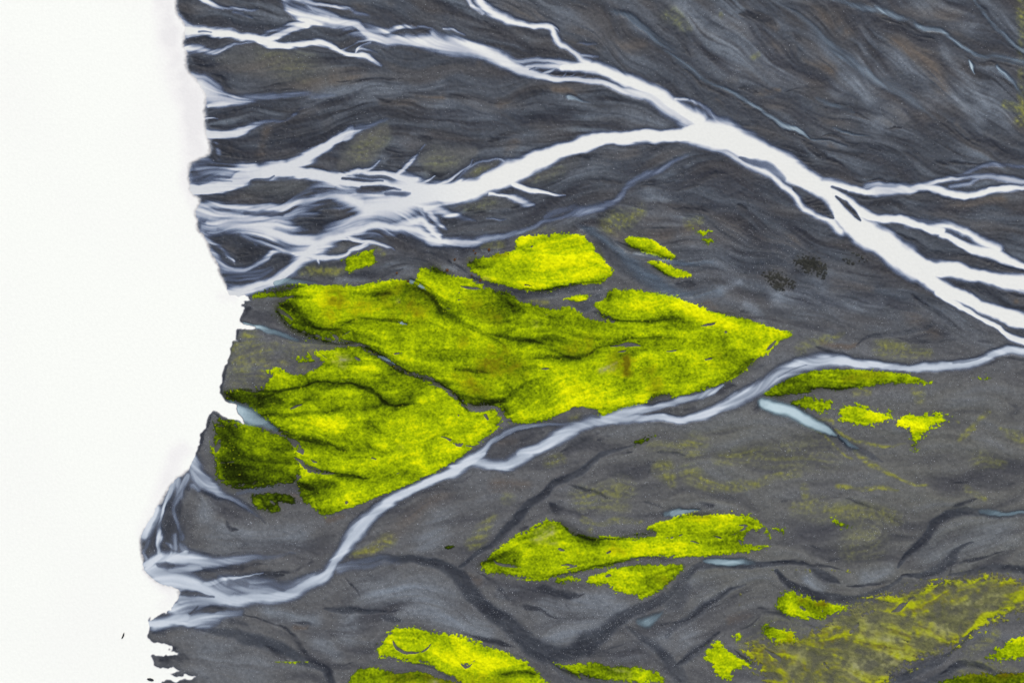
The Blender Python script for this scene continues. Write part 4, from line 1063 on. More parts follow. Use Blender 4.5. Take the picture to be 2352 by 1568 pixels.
# ------------------------------------------------------------------ direction the water ran
QC = np.zeros((NY, NX)); QS = np.zeros((NY, NX)); QW = np.zeros((NY, NX))
for text, wt in ((FLOW, 3), (RIVER_UP, 2), (RIVER_LOW, 3), (CREEKS, 2), (CREEKS2, 2), (CREEKS3, 3), (CREEKS4, 3), (CREEKS5, 2), (SIDE_STREAM, 3), (DARK, 1.), (SLATE, .3), (BROWN, .3), (GULLY, .7)):
    for p in parse(text):
        if len(p) < 2: continue
        q = smooth_path(p, 1.5)
        d = np.diff(q[:, :2], axis=0); th = np.arctan2(d[:, 1], d[:, 0])
        i = ((q[:-1, 0] + MARG) / STEP).astype(int); j = ((q[:-1, 1] + MARG) / STEP).astype(int)
        k = (i >= 0) & (i < NX) & (j >= 0) & (j < NY)
        np.add.at(QC, (j[k], i[k]), wt * np.cos(2 * th[k])); np.add.at(QS, (j[k], i[k]), wt * np.sin(2 * th[k]))
C2 = np.zeros((NY, NX)); S2_ = np.zeros((NY, NX))
for s, wt in ((3, 1.), (9, 1.6), (28, 2.), (90, 2.)):
    C2 += wt * gauss(QC, s); S2_ += wt * gauss(QS, s)
TH = .5 * np.arctan2(S2_, C2) + .20 * noise(14) + .13 * noise(6)
DX = np.cos(TH).astype(f32).ravel(); DY = np.sin(TH).astype(f32).ravel()

def streak(src, n, step):
    """drag a noise field along the flow: the streaks moving water leaves in sediment"""
    acc = src.copy().ravel(); cnt = 1.0
    I0, J0 = np.meshgrid(np.arange(NX, dtype=f32), np.arange(NY, dtype=f32))
    s = src.ravel()
    for sg in (1, -1):
        x = I0.ravel().copy(); y = J0.ravel().copy(); px = sg * DX.copy(); py = sg * DY.copy()
        for k in range(n):
            ii = np.clip(x + .5, 0, NX - 1).astype(np.int32); jj = np.clip(y + .5, 0, NY - 1).astype(np.int32)
            m = jj * NX + ii
            dx, dy = DX[m], DY[m]
            sgn = np.where(dx * px + dy * py < 0, f32(-1), f32(1))
            px, py = dx * sgn, dy * sgn
            x += px * f32(step); y += py * f32(step)
            xc = np.clip(x, 0, NX - 1.01); yc = np.clip(y, 0, NY - 1.01)
            i = xc.astype(np.int32); j = yc.astype(np.int32); fx = xc - i; fy = yc - j; b = j * NX + i
            wk = 1 - k / n
            acc += wk * ((s[b] * (1 - fx) + s[b + 1] * fx) * (1 - fy) + (s[b + NX] * (1 - fx) + s[b + NX + 1] * fx) * fy)
    return unit(acc.reshape(NY, NX).astype(np.float64))

L1 = streak(noise(.75).astype(f32), 30, 1.2)      # fine threads
L2 = streak(noise(2.6).astype(f32), 20, 2.4)     # bands
L3 = streak(noise(5.5).astype(f32), 18, 4.0)     # broad bands
L4 = streak(noise(3.5).astype(f32), 18, 3.0)     # separate field for the brown silt

# ------------------------------------------------------------------ fields
def feather(F, k=.5):
    """streaky, feathered margins where thin water spreads over sand"""
    e = 4 * F * (1 - F)
    return np.clip(F + k * e * (.30 * L1 + .26 * L2), 0, 1)

up_gap = course(RIVER_UP_GAPS, .6)
T_up = course(RIVER_UP, .85)
fan = sstep(500, 380, GX) * sstep(40, 110, GY) + .45          # thin murky skirts where the fan spreads
T_up = 1 - (1 - T_up) * (1 - .22 * fan * np.clip(gauss(T_up, 2.6), 0, 1))
T_up = feather(T_up, .22 + .36 * sstep(520, 400, GX)) * (1 - up_gap) * (1 - .09 * np.clip(fan - .45, 0, 1))
low_gap = course(RIVER_LOW_GAPS, .6)
T_low = course(RIVER_LOW, .62)
T_low = 1 - (1 - T_low) * (1 - .5 * sstep(360, 250, GX) * np.clip(gauss(T_low, 3.5), 0, 1))
T_low = feather(T_low, .28) * (1 - low_gap) * np.clip(.95 + .04 * L2 + .04 * L3 + .02 * L1, .75, 1.05)
T_creek = [feather(course(c, .9, widen=1.15), .35) for c in (CREEKS, CREEKS2, CREEKS3, CREEKS4, CREEKS5, CREEKS6)]
T_side = feather(course(SIDE_STREAM, 1.), .2)
lake_poly = parse(LAKE)[0]
lake_in = polygon(lake_poly, GX + .7 * noise(2.2) + .5 * N1, GY + .7 * noise(2.2) + .5 * N1).astype(float)
lk_soft = np.clip(gauss(lake_in, 3.2), 0, 1); lk_hard = np.clip(gauss(lake_in, .8), 0, 1)
hard = sstep(275, 300, GY) * (1 - sstep(455, 480, GY)) + sstep(592, 606, GY)
lk = lk_soft * (1 - hard) + lk_hard * hard
T_lake = sstep(.12, .88, lk + .10 * (4 * lk * (1 - lk)) * (L1 * .3 + N1 * .4 + N3 * .6) * (1 - .6 * hard))
T_pond = [feather(course(t, .6), .12) * np.clip(1 - 1.3 * T_lake, 0, 1) for _, t in PONDS]
plume = course(PLUME, .9)
plume = np.clip(plume * (1 + .22 * N8 + .12 * N3), 0, 1)

bars = course(BARS, .55)
chan = course(CHANNELS, .42, taper=.6)
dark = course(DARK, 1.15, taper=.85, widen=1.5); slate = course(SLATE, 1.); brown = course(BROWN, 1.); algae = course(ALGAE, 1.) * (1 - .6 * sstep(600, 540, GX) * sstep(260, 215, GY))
gully = np.maximum(course(GULLY, .8, taper=.6, widen=.9), .50 * course(GULLY, 1.2, taper=.3, widen=1.9)); lush = course(LUSH, 1.); wither = course(WITHERED, 1.); pale = course(PALE, 1.); bare = course(BARE, .7, taper=.8, widen=.95)

# moss outlines on the coarse grid (the beds themselves are built finer below)
moss_polys = [(lab, tone, rag, parse(out)[0]) for lab, tone, rag, out in MOSS]
moss_any = np.zeros((NY, NX))
for lab, tone, rag, p in moss_polys:
    i0, j0 = [max(0, int((v - 4 + MARG) / STEP)) for v in p[:, :2].min(0)]
    i1, j1 = [int((v + 4 + MARG) / STEP) for v in p[:, :2].max(0)]
    s = np.s_[j0:j1, i0:i1]
    moss_any[s] = np.maximum(moss_any[s], polygon(p, GX[s], GY[s]))
moss_near = np.clip(gauss(moss_any, 5), 0, 1)

yb = np.interp(GX, [150, 240, 400, 520, 610, 700, 800, 1080], [300, 288, 268, 232, 225, 280, 318, 335])
up = 1 / (1 + np.exp(-(yb - GY) / 14))           # wet, streaky upper flood plain against the drier lower one
water_any = np.maximum.reduce([T_up, T_low, T_lake] + T_creek + T_pond)

# ------------------------------------------------------------------ colours
KEXP = 1.5            # display brightness of a white horizontal card under this light
def lin(c):
    c = np.asarray(c, float) / 255
    return np.where(c <= .04045, c / 12.92, ((c + .055) / 1.055) ** 2.4)
def alb(c): return lin(c) / KEXP
def mix(a, b, t): return a + (np.asarray(b, float) - a) * t[..., None]

calm = .30 + .70 * sstep(-.7, .9, unit(.8 * noise(17) + .6 * N30 + .35 * L3)) * (1 - .5 * np.clip(slate * 1.3, 0, 1))     # smooth bars between the combed reaches
s = (.55 * L2 + .35 * L1 * (.4 + .6 * up)) * (.45 + .55 * calm) + .5 * L3
col = np.zeros((NY, NX, 3)) + np.array([91., 92., 94.])
col = mix(col, [60, 66, 76], up * .95)
col = mix(col, [101, 101, 88], .36 * sstep(560, 760, GX) * sstep(360, 430, GY) * (1 - sstep(560, 640, GY)) * np.clip(.8 + .3 * N30 + .2 * L3, 0, 1.3))
amp = .55 + .45 * up
col = mix(col, [36, 38, 48], np.clip(-s * .55, 0, .9) * amp)
col = mix(col, [104, 110, 119], np.clip(s * .42, 0, .8) * amp * (.8 + .2 * (1 - up)))
col = mix(col, [98, 108, 120], np.clip(.40 * (.6 * L1 + .75 * L2) - .10, 0, .75) * up * calm)        # pale silty strands
col = mix(col, [33, 37, 46], np.clip(-.46 * (.75 * L1 + .55 * L2) - .10, 0, .8) * up * calm)
col = mix(col, [80, 73, 69], np.clip(.32 * L4 - .02, 0, .5) * (.06 + .7 * up))
col = mix(col, [86, 87, 86], np.clip(bars * (.9 + .1 * L2), 0, 1) * .85)
col = mix(col, [122, 131, 142], np.clip(slate * (1.0 + .25 * L2 + .18 * L1 + .15 * L3), 0, 1) * .92)
col = mix(col, [91, 82, 75], np.clip(brown * (.8 + .35 * L4 + .3 * L1), 0, 1) * .85)
al = np.clip(algae * (.50 + .34 * N1 + .42 * L1 + .12 * N3), 0, 1)
col = mix(col, [110, 111, 74], np.clip(algae * 1.1, 0, 1) * .4)
col = mix(col, [136, 137, 48], al * .72)
rim = 4 * chan * (1 - chan)
col = mix(col, [104, 107, 113], rim * .35 * np.clip(.7 + .3 * N3, 0, 1) * (moss_near < .3))
col = mix(col, [54, 59, 68], np.clip(chan * (.95 + .1 * L2), 0, 1) * .88)
fr = np.clip(moss_near * 1.1, 0, 1)
col = mix(col, [84, 84, 84], np.clip(fr * 1.2, 0, .8))
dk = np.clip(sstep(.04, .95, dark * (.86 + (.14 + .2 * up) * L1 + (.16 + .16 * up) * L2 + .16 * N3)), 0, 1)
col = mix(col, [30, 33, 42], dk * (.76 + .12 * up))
gl = np.clip(gully * (.9 + .2 * N1 + .15 * N3), 0, 1) * np.clip(moss_near * 2.2, 0, 1)
col = mix(col, [34, 40, 10], gl * .85)
bank = np.clip(gauss((water_any > .25).astype(float), 2.2), 0, 1)
col = mix(col, [46, 50, 60], np.clip(4 * bank * (1 - bank), 0, 1) * .38)          # wet banks
col *= (1 + (.05 - .012 * (1 - up)) * rng.standard_normal((NY, NX)) + .03 * N1)[..., None]
sand_col = alb(np.clip(col, 4, 255))
wet = np.clip(.25 + .5 * up * np.clip(.5 - .3 * s, 0, 1) + .5 * dk, 0, 1)

relief = .30 * L3 + .09 * L2 - .4 * dk - .25 * gl - .6 * chan + .08 * N1 + .12 * N3
Wm = np.clip(water_any * 3, 0, 1)
GZ = relief * (1 - Wm) - .9 * np.clip(water_any, 0, 1)

# ------------------------------------------------------------------ meshes
def raw_mesh(name, co, quads, attrs, mat, parent=None):
    me = bpy.data.meshes.new(name)
    n = len(co)
    me.vertices.add(n); me.vertices.foreach_set("co", np.ascontiguousarray(co, dtype=f32).ravel())
    q = np.ascontiguousarray(quads, dtype=np.int32); k = q.shape[1]
    me.loops.add(q.size); me.loops.foreach_set("vertex_index", q.ravel())
    me.polygons.add(len(q)); me.polygons.foreach_set("loop_start", np.arange(0, q.size, k, dtype=np.int32))
    me.update(calc_edges=True)
    for an, v in attrs.items():
        v = np.asarray(v, dtype=f32)
        if v.ndim == 2:
            a = me.attributes.new(an, 'FLOAT_COLOR', 'POINT')
            a.data.foreach_set("color", np.ascontiguousarray(np.hstack([v, np.ones((n, 1), f32)])).ravel())
        else:
            a = me.attributes.new(an, 'FLOAT', 'POINT'); a.data.foreach_set("value", np.ascontiguousarray(v))
    me.materials.append(mat)
    me.validate(verbose=False)
    o = bpy.data.objects.new(name, me); bpy.context.scene.collection.objects.link(o)
    if parent: o.parent = parent
    return o

def sheet(name, xs, ys, Z, keep, attrs, mat):
    """grid sheet over east coords xs and south coords ys; keep = vertices wanted (None = all)"""
    ny, nx = Z.shape
    idx = np.arange(ny * nx).reshape(ny, nx)
    q = np.stack([idx[1:, :-1], idx[1:, 1:], idx[:-1, 1:], idx[:-1, :-1]], -1).reshape(-1, 4)
    X, Y = np.meshgrid(xs, ys)
    co = np.stack([X - W / 2, H / 2 - Y, Z], -1).reshape(-1, 3)
    if keep is not None:
        kk = keep.ravel()
        q = q[kk[q].any(1)]
        used = np.zeros(ny * nx, bool); used[q.ravel()] = True
        remap = np.cumsum(used) - 1
        q = remap[q]; co = co[used]
        attrs = {k: v.reshape(ny * nx, -1)[used].squeeze() if v.ndim == 3 else v.ravel()[used] for k, v in attrs.items()}
    else:
        attrs = {k: v.reshape(ny * nx, 3) if v.ndim == 3 else v.ravel() for k, v in attrs.items()}
    return raw_mesh(name, co, q, attrs, mat)

OUT = np.array([30., 120., 500., 2000., 6000.])
XS = np.concatenate([gx[0] - OUT[::-1], gx, gx[-1] + OUT]); YS = np.concatenate([gy[0] - OUT[::-1], gy, gy[-1] + OUT])
def spread(a):            # the land goes on past the survey
    p = ((5, 5), (5, 5)) + (((0, 0),) if a.ndim == 3 else ())
    q = np.pad(a, p, mode='edge')
    if a.ndim == 3:                  # far ground: plain sediment
        m = np.array(alb([84, 85, 90])); q[:3] = m; q[-3:] = m; q[:, -3:] = m; q[:, :3] = m
    return q

def tag(o, label=None, cat=None, group=None, kind=None):
    if label: o["label"] = label
    if cat: o["category"] = cat
    if group: o["group"] = group
    if kind: o["kind"] = kind
    return o

# ------------------------------------------------------------------ materials
def new_mat(name):
    m = bpy.data.materials.new(name); m.use_nodes = True
    nt = m.node_tree; nt.nodes.clear()
    out = nt.nodes.new('ShaderNodeOutputMaterial')
    return m, nt, out
def node(nt, kind, **kw):
    n = nt.nodes.new(kind)
    for k, v in kw.items():
        if k in n.inputs.keys() if hasattr(n.inputs, 'keys') else False: n.inputs[k].default_value = v
        else: setattr(n, k, v)
    return n
def attr(nt, name):
    n = nt.nodes.new('ShaderNodeAttribute'); n.attribute_name = name; return n
def noise_node(nt, coord, scale, detail=3, rough=.6):
    n = nt.nodes.new('ShaderNodeTexNoise')
    n.inputs['Scale'].default_value = scale; n.inputs['Detail'].default_value = detail; n.inputs['Roughness'].default_value = rough
    nt.links.new(coord, n.inputs['Vector']); return n
def maprange(nt, src, a, b, c, d):
    n = nt.nodes.new('ShaderNodeMapRange')
    for k, v in zip(('From Min', 'From Max', 'To Min', 'To Max'), (a, b, c, d)): n.inputs[k].default_value = v
    nt.links.new(src, n.inputs['Value']); return n.outputs['Result']
def times(nt, colr, val):
    n = nt.nodes.new('ShaderNodeVectorMath'); n.operation = 'SCALE'
    nt.links.new(colr, n.inputs[0]); nt.links.new(val, n.inputs['Scale']); return n.outputs[0]
def bump(nt, h, strength, dist):
    n = nt.nodes.new('ShaderNodeBump'); n.inputs['Strength'].default_value = strength; n.inputs['Distance'].default_value = dist
    nt.links.new(h, n.inputs['Height']); return n.outputs[0]

def sand_material():
    m, nt, out = new_mat('black_sand')
    L = nt.links.new
    tc = node(nt, 'ShaderNodeTexCoord').outputs['Object']
    p = node(nt, 'ShaderNodeBsdfPrincipled')
    c = attr(nt, 'sediment'); w = attr(nt, 'wet')
    n1 = noise_node(nt, tc, 1.1, 4, .75)
    k = maprange(nt, n1.outputs[0], .3, .7, .88, 1.12)
    L(times(nt, c.outputs['Color'], k), p.inputs['Base Color'])
    L(maprange(nt, w.outputs['Fac'], 0, 1, .85, .5), p.inputs['Roughness'])
    p.inputs['Specular IOR Level'].default_value = .22
    L(bump(nt, n1.outputs[0], .5, .5), p.inputs['Normal'])
    L(p.outputs[0], out.inputs[0]); return m

def silt_material(name, stops, rough=.35):
    m, nt, out = new_mat(name)
    L = nt.links.new
    tc = node(nt, 'ShaderNodeTexCoord').outputs['Object']
    p = node(nt, 'ShaderNodeBsdfPrincipled'); tr = node(nt, 'ShaderNodeBsdfTransparent'); mx = node(nt, 'ShaderNodeMixShader')
    sil = attr(nt, 'silt'); cov = attr(nt, 'cover')
    r = node(nt, 'ShaderNodeValToRGB'); el = r.color_ramp.elements
    while len(el) < len(stops): el.new(.5)
    for e, (t, c) in zip(el, stops):
        e.position = t; e.color = (*alb(c), 1)
    n1 = noise_node(nt, tc, .35, 4, .6)
    L(sil.outputs['Fac'], r.inputs[0])
    L(times(nt, r.outputs[0], maprange(nt, n1.outputs[0], .3, .7, .97, 1.03)), p.inputs['Base Color'])
    p.inputs['Roughness'].default_value = rough; p.inputs['Specular IOR Level'].default_value = .25
    L(bump(nt, n1.outputs[0], .25, .4), p.inputs['Normal'])
    L(cov.outputs['Fac'], mx.inputs[0]); L(tr.outputs[0], mx.inputs[1]); L(p.outputs[0], mx.inputs[2])
    L(mx.outputs[0], out.inputs[0]); return m

def moss_material():
    m, nt, out = new_mat('moss')
    L = nt.links.new
    tc = node(nt, 'ShaderNodeTexCoord').outputs['Object']
    p = node(nt, 'ShaderNodeBsdfPrincipled')
    c = attr(nt, 'growth')
    n1 = noise_node(nt, tc, 1.4, 4, .8)
    L(times(nt, c.outputs['Color'], maprange(nt, n1.outputs[0], .3, .7, .84, 1.16)), p.inputs['Base Color'])
    p.inputs['Roughness'].default_value = 1; p.inputs['Specular IOR Level'].default_value = .02
    L(bump(nt, n1.outputs[0], .3, .3), p.inputs['Normal'])
    tr = node(nt, 'ShaderNodeBsdfTransparent'); mx = node(nt, 'ShaderNodeMixShader'); cov = attr(nt, 'cover')
    L(cov.outputs['Fac'], mx.inputs[0]); L(tr.outputs[0], mx.inputs[1]); L(p.outputs[0], mx.inputs[2])
    L(mx.outputs[0], out.inputs[0]); return m

def plain_material(name, c, scale=3., vary=.25, rough=.8):
    m, nt, out = new_mat(name)
    L = nt.links.new
    tc = node(nt, 'ShaderNodeTexCoord').outputs['Object']
    p = node(nt, 'ShaderNodeBsdfPrincipled'); rgb = node(nt, 'ShaderNodeRGB'); rgb.outputs[0].default_value = (*alb(c), 1)
    n1 = noise_node(nt, tc, scale, 3, .7)
    L(times(nt, rgb.outputs[0], maprange(nt, n1.outputs[0], .3, .7, 1 - vary, 1 + vary)), p.inputs['Base Color'])
    p.inputs['Roughness'].default_value = rough; p.inputs['Specular IOR Level'].default_value = .2
    L(p.outputs[0], out.inputs[0]); return m

M_sand = sand_material()
M_up = silt_material('milky_meltwater', [(0, (92, 112, 150)), (.35, (128, 146, 182)), (.62, (170, 184, 208)), (.82, (204, 209, 219)), (1, (231, 232, 227))])
M_low = silt_material('grey_meltwater', [(0, (98, 112, 140)), (.4, (128, 142, 168)), (.7, (158, 170, 188)), (.9, (188, 198, 210)), (1, (206, 213, 221))])
M_creek = silt_material('clear_creek_water', [(0, (96, 118, 140)), (.4, (124, 146, 168)), (.7, (160, 182, 200)), (1, (205, 222, 230))])
M_pond = silt_material('still_blue_water', [(0, (88, 110, 124)), (.45, (120, 146, 160)), (.8, (164, 188, 198)), (1, (190, 210, 216))])
M_moss = moss_material()

# ------------------------------------------------------------------ the land and the water
ground = sheet('ground', XS, YS, spread(GZ), None, {'sediment': spread(sand_col), 'wet': spread(wet)}, M_sand)
tag(ground, 'flat black volcanic sand plain streaked by old floods', None, None, 'structure')

def water(name, T, mat, lift, label, gain=1.0):
    T = np.clip(T, 0, 1)
    keep = spread(T) > .012
    Z = GZ + lift + .55 * T
    o = sheet(name, XS, YS, spread(Z), keep, {'silt': spread(T), 'cover': spread(np.clip(1.05 * T ** 1.2 * gain, 0, 1))}, mat)
    return tag(o, label, None, None, 'structure')

M_lake = silt_material('milky_lake_water', [(0, (170, 186, 210)), (.5, (228, 226, 226)), (.8, (243, 242, 239)), (1, (249, 251, 244))])
lake_silt = T_lake * (1 - .34 * plume) * (.98 + .02 * N30)
keep = spread(T_lake) > .012
lake = sheet('lake', XS, YS, spread(GZ + .14 + .7 * T_lake), keep, {'silt': spread(lake_silt), 'cover': spread(T_lake)}, M_lake)
tag(lake, 'still white glacial lake filling the left side', None, None, 'structure')
water('river', T_up, M_up, .10, 'wide white braided upper river fanning out into the lake')
water('river', T_low, M_low, .18, 'narrow pale grey lower river curving along the big moss beds')
for t, gn, lab in zip(T_creek, (.8, .75, .75, .5, .6, .7), ('thin blue creek slanting across the upper right corner', 'faint creek cutting the far top right corner',
                            'long thin blue creek running beside the upper river', 'faint grey wash on the upper right plain',
                            'short pale rills between the upper creeks', 'tiny pale spring on the brown sand above the river junction')):
    water('creek', t, M_creek, .24, lab, gn)
water('creek', T_side, M_creek, .26, 'blue grey side stream curving around the lemon moss bed')
for t, (lab, _) in zip(T_pond, PONDS):
    water('pond', t, M_pond, .30, lab)

# ------------------------------------------------------------------ moss beds
def bil(F, X, Y):
    x = np.clip((X + MARG) / STEP, 0, NX - 1.01); y = np.clip((Y + MARG) / STEP, 0, NY - 1.01)
    i = x.astype(int); j = y.astype(int); fx = x - i; fy = y - j
    return (F[j, i] * (1 - fx) + F[j, i + 1] * fx) * (1 - fy) + (F[j + 1, i] * (1 - fx) + F[j + 1, i + 1] * fx) * fy

MS = .5
def local_noise(shape, s):
    a = rng.standard_normal(shape); s = s / MS
    ky = np.fft.fftfreq(shape[0])[:, None]; kx = np.fft.rfftfreq(shape[1])[None, :]
    return unit(np.fft.irfft2(np.fft.rfft2(a) * np.exp(-2 * (np.pi * s) ** 2 * (kx ** 2 + ky ** 2)), s=shape))
def local_blur(a, s):
    s = s / MS
    ky = np.fft.fftfreq(a.shape[0])[:, None]; kx = np.fft.rfftfreq(a.shape[1])[None, :]
    return np.fft.irfft2(np.fft.rfft2(a) * np.exp(-2 * (np.pi * s) ** 2 * (kx ** 2 + ky ** 2)), s=a.shape)

TONES = np.array([0, .18, .38, .55, .72, .88, 1.05])
TCOL = np.array([[26, 34, 6], [48, 62, 8], [88, 108, 8], [128, 150, 8], [166, 188, 8], [206, 216, 6], [234, 238, 8]], float)
for lab, tone, rag, p in moss_polys:
    lo = p[:, :2].min(0) - 5; hi = p[:, :2].max(0) + 5
    lo = np.maximum(lo, -MARG + 2); hi = np.minimum(hi, [W + MARG - 2, H + MARG - 2])
    xs = np.arange(lo[0], hi[0], MS); ys = np.arange(lo[1], hi[1], MS)
    X, Y = np.meshgrid(xs, ys)
    sh = X.shape
    n06, n12, n3, n9 = local_noise(sh, .55), local_noise(sh, 1.2), local_noise(sh, 3.), local_noise(sh, 9.)
    l1 = bil(L1, X, Y); l2 = bil(L2, X, Y)
    inside = polygon(p, X + .22 * n3 + .25 * n12, Y + .35 * l2 + .22 * n12).astype(float)
    k = bil(gully, X, Y)
    soft = sstep(.15, .6, local_blur(k, 3.))
    dry = 'dry olive' in lab
    m = local_blur(inside, 4.5 if dry else 2.0) * (1 - soft) + local_blur(inside, 5.) * soft
    c = bil(bare, X, Y)
    e = .32 * n12 + .5 * n06 + .42 * l1 + .14 * n3
    d = m + rag * e * (.35 + .65 * (m < .93)) - 1.1 * sstep(.42, .95, c * (1 + .34 * e + .2 * l2 + .14 * n3)) - np.where(m > .93, np.clip(rag - .3, 0, 1) * 1.6 * np.clip(.5 * l1 + .5 * n3 + .25 * n12 - .4, 0, 1), 0)
    d = np.where(m < .03, 0, d)
    yv = bil(lush, X, Y); bn = bil(wither, X, Y); pl = bil(pale, X, Y)
    t = tone + .03 * n3 + .035 * n12 + .05 * n06 + .05 * n9 + .04 * l1 + .04 * l2
    t = t + yv * .26 - k * (.62 + .08 * n12) * (.35 + .65 * np.clip(tone, 0, 1))
    t = t - .13 * sstep(.8, .4, m) * (tone > .2) * (1 - yv)
    t = np.clip(t - .10 + .07 * bil(L3, X, Y), 0, 1.05)
    g = np.stack([np.interp(t, TONES, TCOL[:, i]) for i in range(3)], -1)
    if tone > .2:
        g = mix(g, [96, 88, 12], np.clip(bn * (.62 + .22 * n3 + .22 * n12 + .15 * l2), 0, .88))
        if dry:                                                  # thin withered mat: straw and bare silt, yellow only in streaks
            g = mix(np.zeros(sh + (3,)) + [118, 119, 78], [88, 78, 44], np.clip(.32 * l2 + .2 * n3 + .2 * n12 + .02, 0, .75))
            g = mix(g, [172, 182, 20], sstep(-.05, .95, yv * 1.2 + .26 * l2 + .14 * n3 + .12 * n12 + .16 * l1 + .04) * .9)
        g = mix(g, [150, 150, 112], np.clip(pl * (.65 + .25 * n12 + .25 * l1), 0, .9))
    elif tone < .1:
        g = g * 0 + np.array([55, 56, 50.]) + 6 * n12[..., None]
    if tone > .2:                                                # single yellow tufts stand out on the dark wet moss
        g = mix(g, [196, 188, 30], ((k > .25) & (n06 > 2.35)) * .45)
    g = np.clip(g, 2, 255)
    z = bil(GZ, X, Y) + .10 + np.clip(d - .36, 0, .7) * .9 + .03 * n06 + .04 * n12 + np.clip(.08 * n3, -.08, .2)
    o = sheet('moss_bed' if tone > .1 else 'lichen_patch', xs, ys, z, d > .36, {'growth': alb(g), 'cover': sstep(.36, .62, d) * (np.clip(.78 + .2 * n3 + .15 * l2 + .12 * n12 + yv * .3, .3, 1) if dry else 1 - .4 * (tone < .1))}, M_moss)
    tag(o, lab, 'moss' if tone > .1 else 'lichen', 'moss beds on the black sand' if tone > .1 else 'black lichen patches on the flood plain')

# ------------------------------------------------------------------ shrubs, stones, glint grains
def height_at(x, y):
    return float(bil(GZ, np.array([x]), np.array([y]))[0])
ICO = None
def lump(r, flat, seed, sub=2, rough=.28):
    import bmesh
    bm = bmesh.new(); bmesh.ops.create_icosphere(bm, subdivisions=sub, radius=1)
    rs = np.random.default_rng(seed)
    ph = rs.uniform(0, 6.28, (5, 3)); fr_ = rs.uniform(1.5, 5, (5, 3))
    for v in bm.verts:
        c = np.array(v.co); k = 1 + rough * sum(np.sin(c @ fr_[i] + ph[i, 0]) for i in range(5)) / 2.2 + rs.normal() * .07
        v.co = (c[0] * k * r, c[1] * k * r * rs.uniform(.97, 1.03), c[2] * k * r * flat)
    return bm
def from_bm(name, bm, mat, loc, rz=0):
    me = bpy.data.meshes.new(name); bm.to_mesh(me); bm.free(); me.materials.append(mat)
    o = bpy.data.objects.new(name, me); o.location = loc; o.rotation_euler = (0, 0, rz)
    bpy.context.scene.collection.objects.link(o); return o

M_rust = plain_material('rusty_leaves', (134, 84, 26), 1.6, .45, .95)
SHRUB_LAB = ["rust brown shrub at the mouth of the wet hollow, left of the lemon moss bed", "rust brown shrub on the grey strip under the flat top of the lemon moss bed",
 "small rust brown shrub, middle of the grey strip left of the lemon moss bed", "large rust brown shrub on the upper edge of the biggest moss bed",
 "rust brown shrub at the head of the blue inlet in the biggest moss bed", "lone rust brown shrub farthest left, above the biggest moss bed",
 "rust brown shrub at the right end of the grey strip, touching lemon moss", "tiny rust brown shrub in the narrow gap between two moss beds, upper one",
 "rust brown shrub in the narrow gap between two moss beds, lower one", "tiniest rust brown shrub, hugging the top of the grey strip by the lemon moss"]
for i, ((c, x, y, w), lab) in enumerate(zip(SHRUBS, SHRUB_LAB)):
    px = SHEET[c][0] / 4 + x * SC; py = SHEET[c][1] / 4 + y * SC
    import bmesh
    bm = bmesh.new(); rs = np.random.default_rng(100 + i); R = w * SC * .95
    for q in range(150):                         # leaf clumps through the crown
        a = rs.uniform(0, 6.28); rr = R * rs.uniform(0, 1) ** .6; zz = rs.uniform(.05, 1) * R * .8 * (1 - .6 * (rr / R) ** 2)
        cx, cy = rr * math.cos(a), rr * math.sin(a) * .8
        u = rs.normal(size=3); u /= np.linalg.norm(u); v = np.cross(u, rs.normal(size=3)); v /= np.linalg.norm(v); sz = R * rs.uniform(.10, .2)
        vs = [bm.verts.new((cx + sz * (k1 * u[0] + k2 * v[0]), cy + sz * (k1 * u[1] + k2 * v[1]), zz + sz * (k1 * u[2] + k2 * v[2]))) for k1, k2 in ((-1, 0), (0, -.6), (1, 0), (0, .6))]
        bm.faces.new(vs)
    o = from_bm('shrub', bm, M_rust, (px - W / 2, H / 2 - py, height_at(px, py) + .2), rs.uniform(0, 6))
    tag(o, lab, 'shrub', 'rust brown shrubs around the wet hollow')

M_rock = plain_material('wet_black_rock', (30, 36, 42), .8, .3, .6)
for lab, sx, sy, x, y, rz, sd in (("narrow black rock rising alone from the white lake", 2.9, .75, 827 * SC, 1797 / 4 + 1250 * SC, 1.18, 3),
                          ("flat grey rock islet in the white lake near the bottom shore", 3.6, 1.3, 1011 * SC, 1797 / 4 + 1543 * SC, -.22, 5)):
    bm = lump(1, 1, sd, 3, .2)
    for v in bm.verts: v.co = (v.co.x * sx, v.co.y * sy, v.co.z * .7)
    o = from_bm('rock', bm, M_rock, (x - W / 2, H / 2 - y, .25), rz); tag(o, lab, 'rock')

# sun glints on the sand, painted in as small pale stones
dens = np.clip((.35 + .65 * (1 - up)) * (.25 + .9 * np.clip(slate * 1.2, 0, 1) + .35 * np.clip(L2, 0, 2) + .5 * np.clip(N8, 0, 2)), 0, 3) * (1 - np.clip(water_any * 4, 0, 1)) * (1 - np.clip(moss_any, 0, 1))
for (x0, y0, x1, y1, k) in ((690, 225, 800, 290, 1.5), (560, 560, 700, 682, .8), (590, 520, 720, 640, 1.0), (380, 590, 560, 660, .8), (880, 290, 990, 360, .8)):
    dens += k * sstep(x0 - 20, x0 + 20, GX) * sstep(x1 + 20, x1 - 20, GX) * sstep(y0 - 20, y0 + 20, GY) * sstep(y1 + 20, y1 - 20, GY) * (moss_any < .5) * (water_any < .1) * .5
dens[(GX < 0) | (GX > W) | (GY < 0) | (GY > H)] = 0
cum = np.cumsum(dens.ravel()); NP = 19000
pick = np.searchsorted(cum, rng.uniform(0, cum[-1], NP))
pj, pi = np.divmod(pick, NX)
ox = gx[pi] + rng.uniform(-.4, .4, NP) - W / 2; oy = H / 2 - gy[pj] + rng.uniform(-.4, .4, NP); oz = GZ[pj, pi]
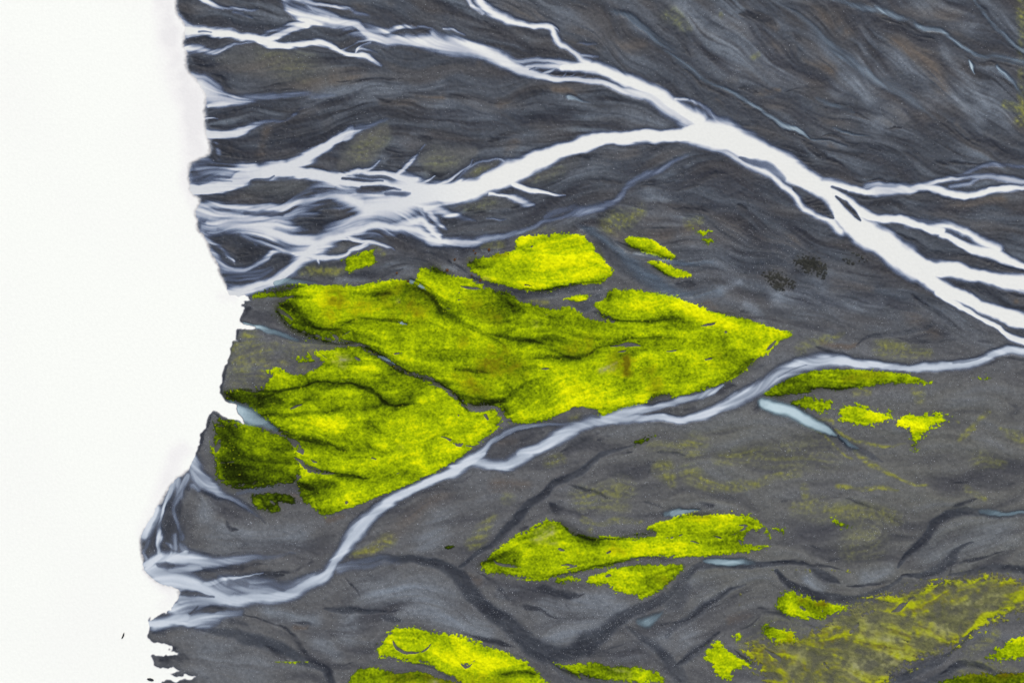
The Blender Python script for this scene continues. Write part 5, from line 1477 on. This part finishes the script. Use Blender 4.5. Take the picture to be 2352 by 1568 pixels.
octa = np.array([[1, 0, 0], [0, 1, 0], [-1, 0, 0], [0, -1, 0], [0, 0, .7], [0, 0, -.7]], float)
tri = np.array([[0, 1, 4], [1, 2, 4], [2, 3, 4], [3, 0, 4], [1, 0, 5], [2, 1, 5], [3, 2, 5], [0, 3, 5]])
sz = rng.uniform(.14, .30, NP) * (1 + .6 * (rng.uniform(0, 1, NP) > .93))
V = octa[None] * sz[:, None, None] * rng.uniform(.6, 1.3, (NP, 1, 3))
ang = rng.uniform(0, 6.28, NP); ca, sa = np.cos(ang)[:, None], np.sin(ang)[:, None]
V = np.stack([V[..., 0] * ca - V[..., 1] * sa + ox[:, None], V[..., 0] * sa + V[..., 1] * ca + oy[:, None], V[..., 2] + oz[:, None] + .1], -1)
M_glint = plain_material('glint_grains', (185, 190, 198), 2., .1, .5)
gravel = raw_mesh('gravel', V.reshape(-1, 3), (tri[None] + 6 * np.arange(NP)[:, None, None]).reshape(-1, 3), {}, M_glint)
tag(gravel, 'pale grains standing in for sun glints on the dark sand bars', 'gravel', None, 'stuff')

# ------------------------------------------------------------------ light, sky, camera
scene = bpy.context.scene
EL, AZ = math.radians(46), math.radians(20)        # sun in the north-north-east, above the top of the picture
sun = bpy.data.lights.new('sun', 'SUN'); sun.energy = 3.6; sun.angle = math.radians(.5); sun.color = (1, .95, .865)
so = bpy.data.objects.new('sun', sun); scene.collection.objects.link(so)
so.rotation_euler = (math.pi / 2 - EL, 0, math.pi - AZ)
so.location = (0, 0, 600)
wd = bpy.data.worlds.new("World"); scene.world = wd; wd.use_nodes = True
nt = wd.node_tree; bg = nt.nodes.get('Background') or nt.nodes.new('ShaderNodeBackground')
sky = nt.nodes.new('ShaderNodeTexSky'); sky.sky_type = 'NISHITA'; sky.sun_disc = False
sky.sun_elevation = EL; sky.sun_rotation = AZ; sky.air_density = 1.; sky.dust_density = 2.
nt.links.new(sky.outputs[0], bg.inputs[0]); bg.inputs[1].default_value = .10
cam = bpy.data.cameras.new('camera'); co_ = bpy.data.objects.new('camera', cam); scene.collection.objects.link(co_)
co_.location = (0, 0, 1500); cam.sensor_width = 36; cam.lens = 36 * 1500 / W; cam.clip_end = 20000; cam.clip_start = 10
scene.camera = co_
scene.view_settings.view_transform = 'Standard'; scene.view_settings.look = 'None'
scene.view_settings.exposure = 0.42; scene.view_settings.gamma = 1
scene.cycles.transparent_max_bounces = 24
